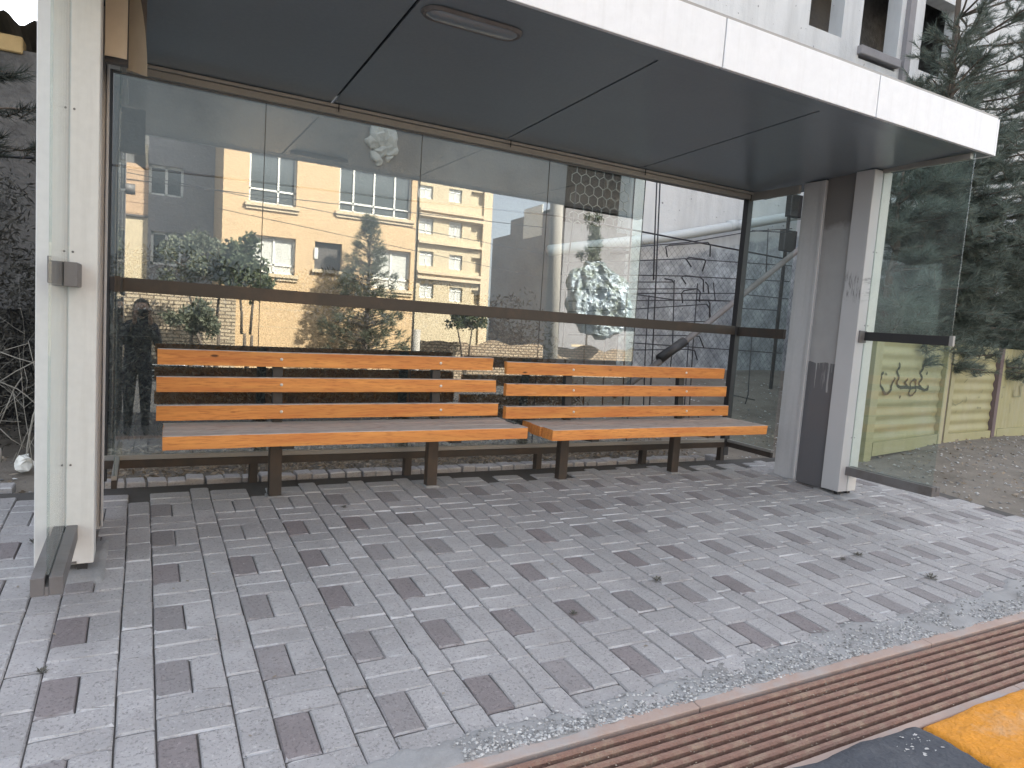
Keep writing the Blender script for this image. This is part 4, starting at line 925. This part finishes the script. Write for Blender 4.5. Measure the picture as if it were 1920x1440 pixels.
for pts, w in (([(1100, 650), (1112, 690), (1150, 718), (1200, 695), (1225, 665)], .008), ([(1262, 620), (1258, 690)], .008), ([(1395, 632), (1412, 626)], .012), ([(1382, 742), (1395, 750)], .014), ([(1410, 745), (1422, 750)], .012), ([(1258, 385), (1340, 372)], .009), ([(1272, 420), (1250, 465)], .008), ([(1145, 775), (1142, 805)], .008), ([(1445, 540), (1440, 580)], .008),
        ([(1700, 485), (1690, 515), (1635, 520), (1605, 560), (1655, 595), (1660, 625), (1595, 645)], .012), ([(1800, 540), (1785, 620), (1865, 618), (1870, 560), (1868, 500)], .011), ([(1745, 700), (1740, 800)], .01), ([(1905, 470), (1880, 500)], .012)): stroke(pts, w, 'sprayfaint')

# ================================================================== ACROSS THE STREET (seen mirrored in the glass)
YF = 2*D-28
def window(b, x0, x1, z0, z1, Y, mull, trans=None, curtain=False, sill=True, sillmt='creamsill', fr=.07):
    w = link('window', box((x0, Y-.22, z0), (x1, Y-.19, z1)), M['curtain' if curtain else 'pane'], b)
    for xx0, xx1, zz0, zz1 in [(x0, x1, z0, z0+fr), (x0, x1, z1-fr, z1), (x0, x0+fr, z0, z1), (x1-fr, x1, z0, z1)]+[(x0+(x1-x0)*q-fr/2, x0+(x1-x0)*q+fr/2, z0, z1) for q in mull]+([(x0, x1, z0+(z1-z0)*trans-fr/2, z0+(z1-z0)*trans+fr/2)] if trans else []):
        link('window_bar', box((xx0, Y-.188, zz0), (xx1, Y-.15, zz1)), M['winframe'], w, world=False)
    if sill:
        link('window_sill', box((x0-.14, Y-.02, z0-.14), (x1+.14, Y+.12, z0-.01)), M[sillmt], w, world=False); link('window_sill', box((x0-.1, Y-.02, z0-.26), (x1+.1, Y+.06, z0-.142)), M[sillmt], w, world=False)
    return w
def house(name, x0, x1, z1, Y, depth, mt, holes, loc_label, z0=-1.4, cat='house'):
    b = empty(name, ((x0+x1)/2, Y, z0), loc_label, cat); bm = bmesh.new(); wall_with_holes(bm, x0, x1, z0, z1, Y, Y-.3, holes)
    bmesh.ops.reverse_faces(bm, faces=bm.faces[:]); bmesh.ops.recalc_face_normals(bm, faces=bm.faces[:]); link('front_wall', bm, M[mt], b)
    link('house_body', box((x0, Y-depth, z0), (x1, Y-.302, z1)), M[mt], b); return b
W1 = (3.43, 5.17, 5.90, 7.9); W2 = (6.83, 9.88, 6.02, 7.9); W3 = (3.43, 5.2, 3.27, 4.69); W4 = (5.94, 7.02, 3.61, 4.69); W5 = (8.3, 9.94, 3.07, 4.69)
h1 = house('beige_house', 2.52, 10.12, 13, YF, 9, 'cream', [W1, W2, W3, W4, W5], 'sunlit beige rendered house with white windows mirrored in the glass')
window(h1, *W1, YF, (.62,), .27); window(h1, *W2, YF, (.2, .48, .77), .2); window(h1, *W3, YF, (.55,), .25, True); window(h1, *W5, YF, (.5,), .25, True)
w = link('window', box((W4[0], YF-.22, W4[2]), (W4[1], YF-.19, W4[3])), M['shutterdark'], h1); link('window_sill', box((W4[0]-.1, YF-.02, W4[2]-.14), (W4[1]+.1, YF+.12, W4[2]-.01)), M['creamsill'], w, world=False)
link('air_vent', box((W4[0]-.02, YF-.1, W4[2]+.4), (W4[0]+.12, YF+.05, W4[3]-.25)), M['winframe'], h1)
for z in (1.9, 1.2): link('render_joint', box((2.55, YF-.005, z), (10.1, YF+.004, z+.02)), M['creamsill'], h1)
link('roof_parapet', box((2.4, YF-.5, 13), (10.2, YF+.25, 13.3)), M['creamsill'], h1)
# grey set-back house in the shade of the beige one, and the orange-sided strip
Yg = 2*D-31.6
def mg(x, y): return mir(x, y, 31.6)
ga, gb_, g2a, g2b = mg(280, 306), mg(344, 372), mg(283, 432), mg(340, 500)
GW = (ga.x, gb_.x, gb_.z, ga.z); GW2 = (g2a.x, g2b.x, g2b.z, g2a.z)
h2 = house('grey_house', .09, 2.51, 9.6, Yg, 6, 'greyhouse', [GW, GW2], 'shaded grey house with a pale-framed square window, set back left of the beige house')
window(h2, *GW, Yg, (.5,), None, False, False, fr=.1); window(h2, *GW2, Yg, (.5,), None, False, False, fr=.1)
q0, q1 = mg(212, 300), mg(278, 405)
h3 = empty('orange_house', ((q0.x+.08)/2, Yg, -1.4), 'narrow sunlit house strip with orange horizontal siding above pale render, far left', 'house')
link('siding', box((q0.x, Yg-5, q1.z), (.085, Yg+.02, q0.z)), M['siding'], h3); link('lower_wall', box((q0.x, Yg-5, -1.4), (.085, Yg, q1.z-.08)), M['cream2'], h3); link('ledge', box((q0.x-.05, Yg-.1, q1.z-.08), (.085, Yg+.1, q1.z)), M['shutterdark'], h3)
c0 = mg(268, 270); c1 = mg(278, 290); link('chimney', box((c0.x, Yg-.3, q0.z), (c1.x, Yg, c0.z)), M['cream2'], h3)
h7 = house('dark_block', -9, .6, 13, 2*D-38, 8, 'leftwall', [], 'dark plain block rising behind the orange-sided house strip, far left')
# low pale brick wall with gap, left
p0, p1 = mir(235, 548, 27), mir(440, 650, 27)
gw = empty('brick_wall', ((p0.x+p1.x)/2, 2*D-27, -1.2), 'low pale brick wall behind the bush, mirrored at left', 'wall'); link('wall_body', box((p0.x-6, 2*D-27.3, -1.4), (p1.x, 2*D-27, p0.z+.25)), M['bricks'], gw); link('wall_coping', box((p0.x-6, 2*D-27.35, p0.z+.25), (p1.x+.02, 2*D-26.97, p0.z+.33)), M['creamsill'], gw)
for z in (-.35, -.55, -.75): link('rail', box((p0.x, 2*D-26.9, z), (p1.x-.9, 2*D-26.86, z+.04)), M['winframe'], gw)
link('gate_shadow_board', box((p0.x+.5, 2*D-26.98, -1.1), (p1.x-.8, 2*D-26.95, -.15)), M['brown'], gw)
# second, taller pale block further off
V2 = 55; Y2 = 2*D-V2
def m2(x, y): p = mir(x, y, V2); return p
A_, B_ = m2(777, 600), m2(921, 445)
cols = [(787, 812), (843, 866), (884, 907)]; rows2 = [(346, 374), (408, 440), (470, 500), (531, 560)]
hl = []
def slopey(y, x): return y+(x-790)*.135
for ci, (a, b) in enumerate(cols):
    for ri, (t_, bt) in enumerate(rows2):
        p, q = m2(a, slopey(t_, a)), m2(b, slopey(bt, a)); hl.append((p.x, q.x, q.z, p.z, ci))
h4 = house('apartment_block', A_.x, B_.x, m2(850, 300).z+6, Y2, 10, 'cream2', [h[:4] for h in hl], 'pale yellow four-storey apartment block with ledges, mirrored right of the beige house', z0=-3, cat='apartment block')
for (a, b, c_, d_, ci) in hl:
    if ci == 2: link('window', box((a, Y2-.9, c_), (b, Y2-.8, d_)), M['pane'], h4)
    else: window(h4, a, b, c_, d_, Y2, (.5,), .75, True, False, fr=.1)
for y in (392, 402, 453, 510, 520):
    z = m2(790, y).z; link('ledge', box((A_.x, Y2-.05, z-.12), (B_.x-.9, Y2+.35, z+.12)), M['creamsill'], h4)
link('pilaster', box((B_.x-.9, Y2-.05, -3), (B_.x-.15, Y2+.18, m2(850, 300).z+6)), M['creamsill'], h4)
# grey side wall with rooftop water tank
def vx(px_, X): # depth V where mirrored ray at column px_ meets the plane X
    p = mir(px_, 560, 10); return 10*X/p.x
Vf, Vn = vx(919, 20), vx(1052, 20); z_a = mir(919, 447, Vf).z; Vm = vx(951, 20); z_b_ = mir(951, 412, Vm).z
h5 = empty('grey_building', (22, 2*D-Vn, -1.5), 'grey blind-walled building with a water tank on its roof, mirrored against the blue sky', 'building')
link('side_wall', box((20, 2*D-Vf, -3), (30, 2*D-Vm-.002, z_a)), M['greyhouse'], h5); link('side_wall', box((20, 2*D-Vm, -3), (30, 2*D-Vn, z_b_)), M['greyhouse'], h5)
vt = vx(976, 20); vt2 = vx(1010, 20); zt1 = mir(990, 390, vt2).z
link('water_tank', box((20.02, 2*D-vt+.4, z_b_+.02), (21.6, 2*D-vt2-.5, zt1+.1)), M['clamp'], h5)
link('plaster_patch', box((19.96, 2*D-vt, mir(976, 448, vt).z), (19.998, 2*D-vt2, z_b_+.4)), M['winframe'], h5)
link('roof_shed', box((20, 2*D-vt2+.1, z_b_+.01), (25, 2*D-Vn, zt1-.2)), M['cream2'], h5)
# cream house and rubble wall at right, silver sheet
h6 = house('cream_house', 20.7, 32, 6.6, 2*D-32, 8, 'cream2', [(21.0, 21.6, 1.2, 2.6), (22.2, 23.2, 3.9, 5), (26, 27.2, 3.6, 5)], 'cream house behind the silver sheet, mirrored at right')
for h in ((21.0, 21.6, 1.2, 2.6), (22.2, 23.2, 3.9, 5), (26, 27.2, 3.6, 5)): window(h6, *h, 2*D-32, (.5,), None)
rw = empty('rubble_wall', (16, 2*D-27, -1.2), 'rough rubble brick wall mirrored left and right of the concrete pole', 'wall')
bm = bmesh.new(); n = 60
tops = [1.0+.35*noise.noise(Vector((i*.25, 0, 2))) for i in range(n+1)]
fr_ = [[bm.verts.new((10.2+i*.25, 2*D-27+dy, z)) for i, z in enumerate(tp)] for dy, tp in ((0, [-1.4]*(n+1)), (0, tops), (-.4, tops), (-.4, [-1.4]*(n+1)))]
for a, b in zip(fr_, fr_[1:]):
    for i in range(n): bm.faces.new((a[i], a[i+1], b[i+1], b[i]))
link('wall_body', bm, M['rubble'], rw)
ct = mir(1122, 560, 26.2); bm = bmesh.new(); bmesh.ops.create_icosphere(bm, subdivisions=5, radius=1, matrix=Matrix.Translation(ct) @ Matrix.Diagonal((1.75, .7, 1.7, 1)))
for v in bm.verts:
    p = v.co.copy(); f = noise.fractal(p*Vector((2.6, 2.6, .8)), 1, 2, 4); v.co += (v.co-ct)*Vector((.16, .5, .12))*f+Vector((0, .10*abs(noise.noise(p*Vector((3, 3, 7)))), -.2*max(0, noise.noise(p*2.3)))); v.co.x += .5*(ct.z-v.co.z)*.45 if v.co.x > ct.x else 0
tag(link('silver_sheet', bm, M['foil']), 'crumpled silver sheet bundled over the rubble wall, mirrored beside the concrete pole', 'sheet')
# concrete pole and thinner steel pole
p0, p1 = mir(1045, 340, 14), mir(1033, 655, 14)
o = tubeobj('concrete_pole', [(p1.x, p1.y, -.7), (p0.x, p0.y, 7.5)], [.19, .14], M['concpole'], n=14); tag(o, 'fat grey concrete utility pole mirrored in front of the grey building', 'pole', 'utility poles across the street')
q0 = mir(226, 450, 12); sp_l = empty('street_pole', (q0.x, q0.y, -.45), 'thin grey steel pole mirrored near the left end of the glass', 'pole', 'utility poles across the street')
tubeobj('pole_shaft', [(q0.x, q0.y, -.45), (q0.x, q0.y, 4.2)], .062, M['clamp'], sp_l, 12); tubeobj('insulator', [(q0.x-.02, q0.y, 3.05), (q0.x+.18, q0.y, 3.05)], .08, M['clamp'], sp_l, 10)
p0 = mir(787, 500, 22); o = tubeobj('street_pole', [(p0.x, p0.y, -1), (p0.x, p0.y, 1.35)], .13, M['concpole'], n=10); tag(o, 'short grey post mirrored at the right corner of the beige house', 'post')
for i, (a, b) in enumerate((((400, 352), (800, 400)), ((412, 355), (800, 432)), ((950, 505), (1210, 560)))):
    p, q = mir(*a, 20+i*3), mir(*b, 20+i*3); p = p+(p-q)*1.5; q = q+(q-p)*.3
    o = tubeobj('overhead_wire', [p, (p+q)/2+Vector((0, 0, -.05)), q], .012, M['rebar']); tag(o, ('upper thin wire crossing in front of the beige house', 'lower thin wire crossing in front of the beige house', 'thin wire crossing in front of the concrete pole')[i], 'wire', 'overhead wires across the street')

# trees across the street
def broad_tree(base, crown_c, rad, n, label, mt='leaf', trunk_r=.07, stems=1, cat='tree', name='street_tree', ls=.14):
    t = empty(name, base, label, cat); tr = bmesh.new(); lf = bmesh.new()
    for s_ in range(stems):
        c = crown_c+Vector(((s_-(stems-1)/2)*rad.x*.7, 0, -.2)); limb(tr, base, base.lerp(c, .45)+rv()*.12, trunk_r, trunk_r*.7, 3, .05); limb(tr, base.lerp(c, .45), c, trunk_r*.7, trunk_r*.4, 3, .08)
    for _ in range(10): e = crown_c+Vector([a*b for a, b in zip(rv(), rad)])*.8; limb(tr, crown_c-Vector((0, 0, rad.z*.6)), e, trunk_r*.35, .01, 3, .05)
    cl_ = [crown_c+Vector([a*b for a, b in zip(rv()*random.uniform(.3, 1), rad)]) for _ in range(26)]
    for _ in range(n):
        c = random.choice(cl_); p = c+rv()*random.random()**.5*min(rad)*.42; quadleaf(lf, p, rv(), rv(), ls*random.uniform(.6, 1.2), ls*.28)
    link('trunk', tr, M['bark'], t, smooth=True); link('crown', lf, M[mt], t, stuff=True); return t
def mv(x, y, V): return mir(x, y, V)
b0 = mv(462, 655, 24); b0.z = -.75; broad_tree(b0, mv(462, 500, 24), Vector((.85, .8, 1.0)), 2600, 'leafy fig-like tree on a thin crooked trunk, mirrored left of the house windows', stems=2, ls=.2)
broad_tree(Vector((mv(400, 655, 24.5).x, 2*D-24.5, -.75)), mv(380, 490, 24.5), Vector((1.6, .8, .75)), 3400, 'spreading grey-green tree mirrored in front of the grey house', 'leafgrey', stems=2)
broad_tree(Vector((mv(362, 655, 23).x, 2*D-23, -.7)), mv(362, 600, 23), Vector((.8, .6, .55)), 2400, 'rounded dusty bush mirrored in front of the pale brick wall', 'leafgrey', .09, cat='bush', name='bush')
broad_tree(Vector((mv(875, 662, 26).x, 2*D-26, -.8)), mv(872, 598, 26), Vector((1.0, .7, .55)), 2200, 'small forked tree mirrored under the pale apartment block', 'leaf', .06, 2)
broad_tree(Vector((mv(1112, 450, 29).x, 2*D-29, -.8)), mv(1112, 455, 29), Vector((.7, .6, 1.7)), 2200, 'slim grey tree mirrored in front of the cream house', 'leafgrey', .06)
# conical pine
def cone_pine(base, topz, r, label):
    t = empty('street_pine', base, label, 'tree'); tr = bmesh.new(); lf = bmesh.new(); tube(tr, [base, Vector((base.x+.1, base.y, topz))], [.14, .02], 8)
    z0 = base.z+1.0
    for _ in range(420):
        f = random.random()**1.25; z = z0+(topz-z0)*f; a = random.uniform(0, 6.283); rr = r*(1-f)**.75*random.uniform(.35, 1)+.08
        if noise.noise(Vector((math.cos(a)*1.5, math.sin(a)*1.5, z*1.3))) > .28: continue
        c = Vector((base.x+math.cos(a)*rr, base.y+math.sin(a)*rr, z+rr*.15)); d = Vector((math.cos(a), math.sin(a), .5))
        tube(tr, [Vector((base.x, base.y, z-.1)), c], [.02, .008], 3, cap=False)
        for _ in range(5): tuft(lf, c+rv()*.12, d, 12, .24, .010, .8, .1)
    link('trunk', tr, M['bark'], t); link('crown', lf, M['leafgrey'], t, stuff=True)
pb = mv(683, 655, 26.6); pb.z = -.8; cone_pine(pb, mv(706, 410, 26.6).z, 1.85, 'conical dusty pine mirrored in front of the beige house')

# ================================================================== THE PHOTOGRAPHER (standing behind the camera, seen in the glass)
ps = empty('person', (-.08, -.42, -.28), 'person in dark clothes holding up a phone, mirrored at the left of the glass', 'person')
J = {'pel': (-.05, -.42, .56), 'bel': (-.05, -.42, .68), 'che': (-.05, -.41, .86), 'nk0': (-.045, -.40, 1.03), 'nk': (-.035, -.375, 1.09), 'hd': (-.02, -.35, 1.19), 'tp': (-.02, -.36, 1.29),
     'sl': (-.19, -.41, .99), 'el': (-.21, -.27, .80), 'wl': (-.09, -.11, 1.02), 'sr': (.10, -.41, .99), 'er': (.16, -.27, .80), 'wr': (.075, -.11, 1.02),
     'hl': (-.13, -.42, .52), 'kl': (-.135, -.40, .14), 'al': (-.14, -.44, -.18), 'tl': (-.15, -.30, -.245), 'hr': (.03, -.42, .52), 'kr': (.035, -.40, .14), 'ar': (.04, -.44, -.18), 'tr': (.05, -.30, -.245)}
RAD = {'pel': .15, 'bel': .145, 'che': .155, 'nk0': .085, 'nk': .055, 'hd': .082, 'tp': .07, 'sl': .07, 'el': .05, 'wl': .032, 'sr': .07, 'er': .05, 'wr': .032, 'hl': .09, 'kl': .062, 'al': .043, 'tl': .032, 'hr': .09, 'kr': .062, 'ar': .043, 'tr': .032}
ED = [('pel', 'bel'), ('bel', 'che'), ('che', 'nk0'), ('nk0', 'nk'), ('nk', 'hd'), ('hd', 'tp'), ('nk0', 'sl'), ('sl', 'el'), ('el', 'wl'), ('nk0', 'sr'), ('sr', 'er'), ('er', 'wr'), ('pel', 'hl'), ('hl', 'kl'), ('kl', 'al'), ('al', 'tl'), ('pel', 'hr'), ('hr', 'kr'), ('kr', 'ar'), ('ar', 'tr')]
def skin(name, joints, rad, edges, root, mats, parent, sub=2):
    me = bpy.data.meshes.new(name); ks = list(joints); me.from_pydata([joints[q] for q in ks], [(ks.index(a), ks.index(b)) for a, b in edges], [])
    for q in mats: me.materials.append(q)
    o = link(name, me, None, parent); md = o.modifiers.new('skin', 'SKIN')
    for i, q in enumerate(ks): me.skin_vertices[0].data[i].radius = (rad[q], rad[q]*(.72 if q in ('pel', 'bel', 'che') else 1)); me.skin_vertices[0].data[i].use_root = (q == root)
    sb = o.modifiers.new('sub', 'SUBSURF'); sb.levels = sub; sb.render_levels = sub; md.use_smooth_shade = True; return o
body = skin('body', J, RAD, ED, 'pel', [M['cloth']], ps)
bm = bmesh.new(); bmesh.ops.create_uvsphere(bm, u_segments=24, v_segments=16, radius=1, matrix=Matrix.Translation((-.02, -.342, 1.195)) @ Matrix.Diagonal((.076, .092, .112, 1)))
for v in bm.verts:
    d = v.co-Vector((-.02, -.342, 1.195))
    if d.y > 0 and abs(d.x) < .016 and -.03 < d.z < .02: v.co.y += .016
    if d.z < -.06: v.co.x -= d.x*.25
head = link('head', bm, M['skin'], ps, smooth=True)
for sx_ in (-1, 1):
    bm = bmesh.new(); bmesh.ops.create_uvsphere(bm, u_segments=10, v_segments=8, radius=.011, matrix=Matrix.Translation((-.02+sx_*.03, -.262, 1.205))); link('eye', bm, M['winframe'], head, world=False)
    bm = bmesh.new(); bmesh.ops.create_uvsphere(bm, u_segments=10, v_segments=8, radius=1, matrix=Matrix.Translation((-.02+sx_*.078, -.345, 1.195)) @ Matrix.Diagonal((.01, .02, .03, 1))); link('ear', bm, M['skin'], head, world=False)
link('mouth', box((-.042, -.262, 1.142), (.002, -.252, 1.150), .002), M['rust'], head, world=False)
bm = bmesh.new(); bmesh.ops.create_uvsphere(bm, u_segments=24, v_segments=16, radius=1, matrix=Matrix.Translation((-.02, -.358, 1.212)) @ Matrix.Diagonal((.086, .098, .112, 1)))
bmesh.ops.delete(bm, geom=[v for v in bm.verts if v.co.y > -.32 and v.co.z < 1.255], context='VERTS'); link('hair', bm, M['hair'], ps, smooth=True)
for sg, wr in ((-1, (-.09, -.11, 1.02)), (1, (.075, -.11, 1.02))):
    palm = (wr[0]*.9, -.06, 1.10); jj = {'w': wr, 'p': palm}; rr_ = {'w': .026, 'p': .026}; ee = [('w', 'p')]
    for f in range(4):
        z = 1.095+f*.022; x = palm[0]; jj['a%d' % f] = (x*1.02, -.045, z+.01); jj['b%d' % f] = (x*.86, -.030, z+.022); jj['c%d' % f] = (x*.62, -.0285, z+.022+(f == 3)*.004)
        rr_['a%d' % f] = .010; rr_['b%d' % f] = .0088; rr_['c%d' % f] = .0075; ee += [('p', 'a%d' % f), ('a%d' % f, 'b%d' % f), ('b%d' % f, 'c%d' % f)]
    jj['t1'] = (palm[0]*.9, -.075, 1.12); jj['t2'] = (palm[0]*.6, -.06, 1.14); rr_['t1'] = .012; rr_['t2'] = .009; ee += [('p', 't1'), ('t1', 't2')]
    skin('hand', jj, rr_, ee, 'p', [M['skin']], ps, 1)
ph = link('phone', box((-.078, -.047, 1.115), (.078, -.036, 1.195), .004, seg=2), M['phone']); tag(ph, 'dark phone held up in both hands, at the mirrored photographer', 'phone')
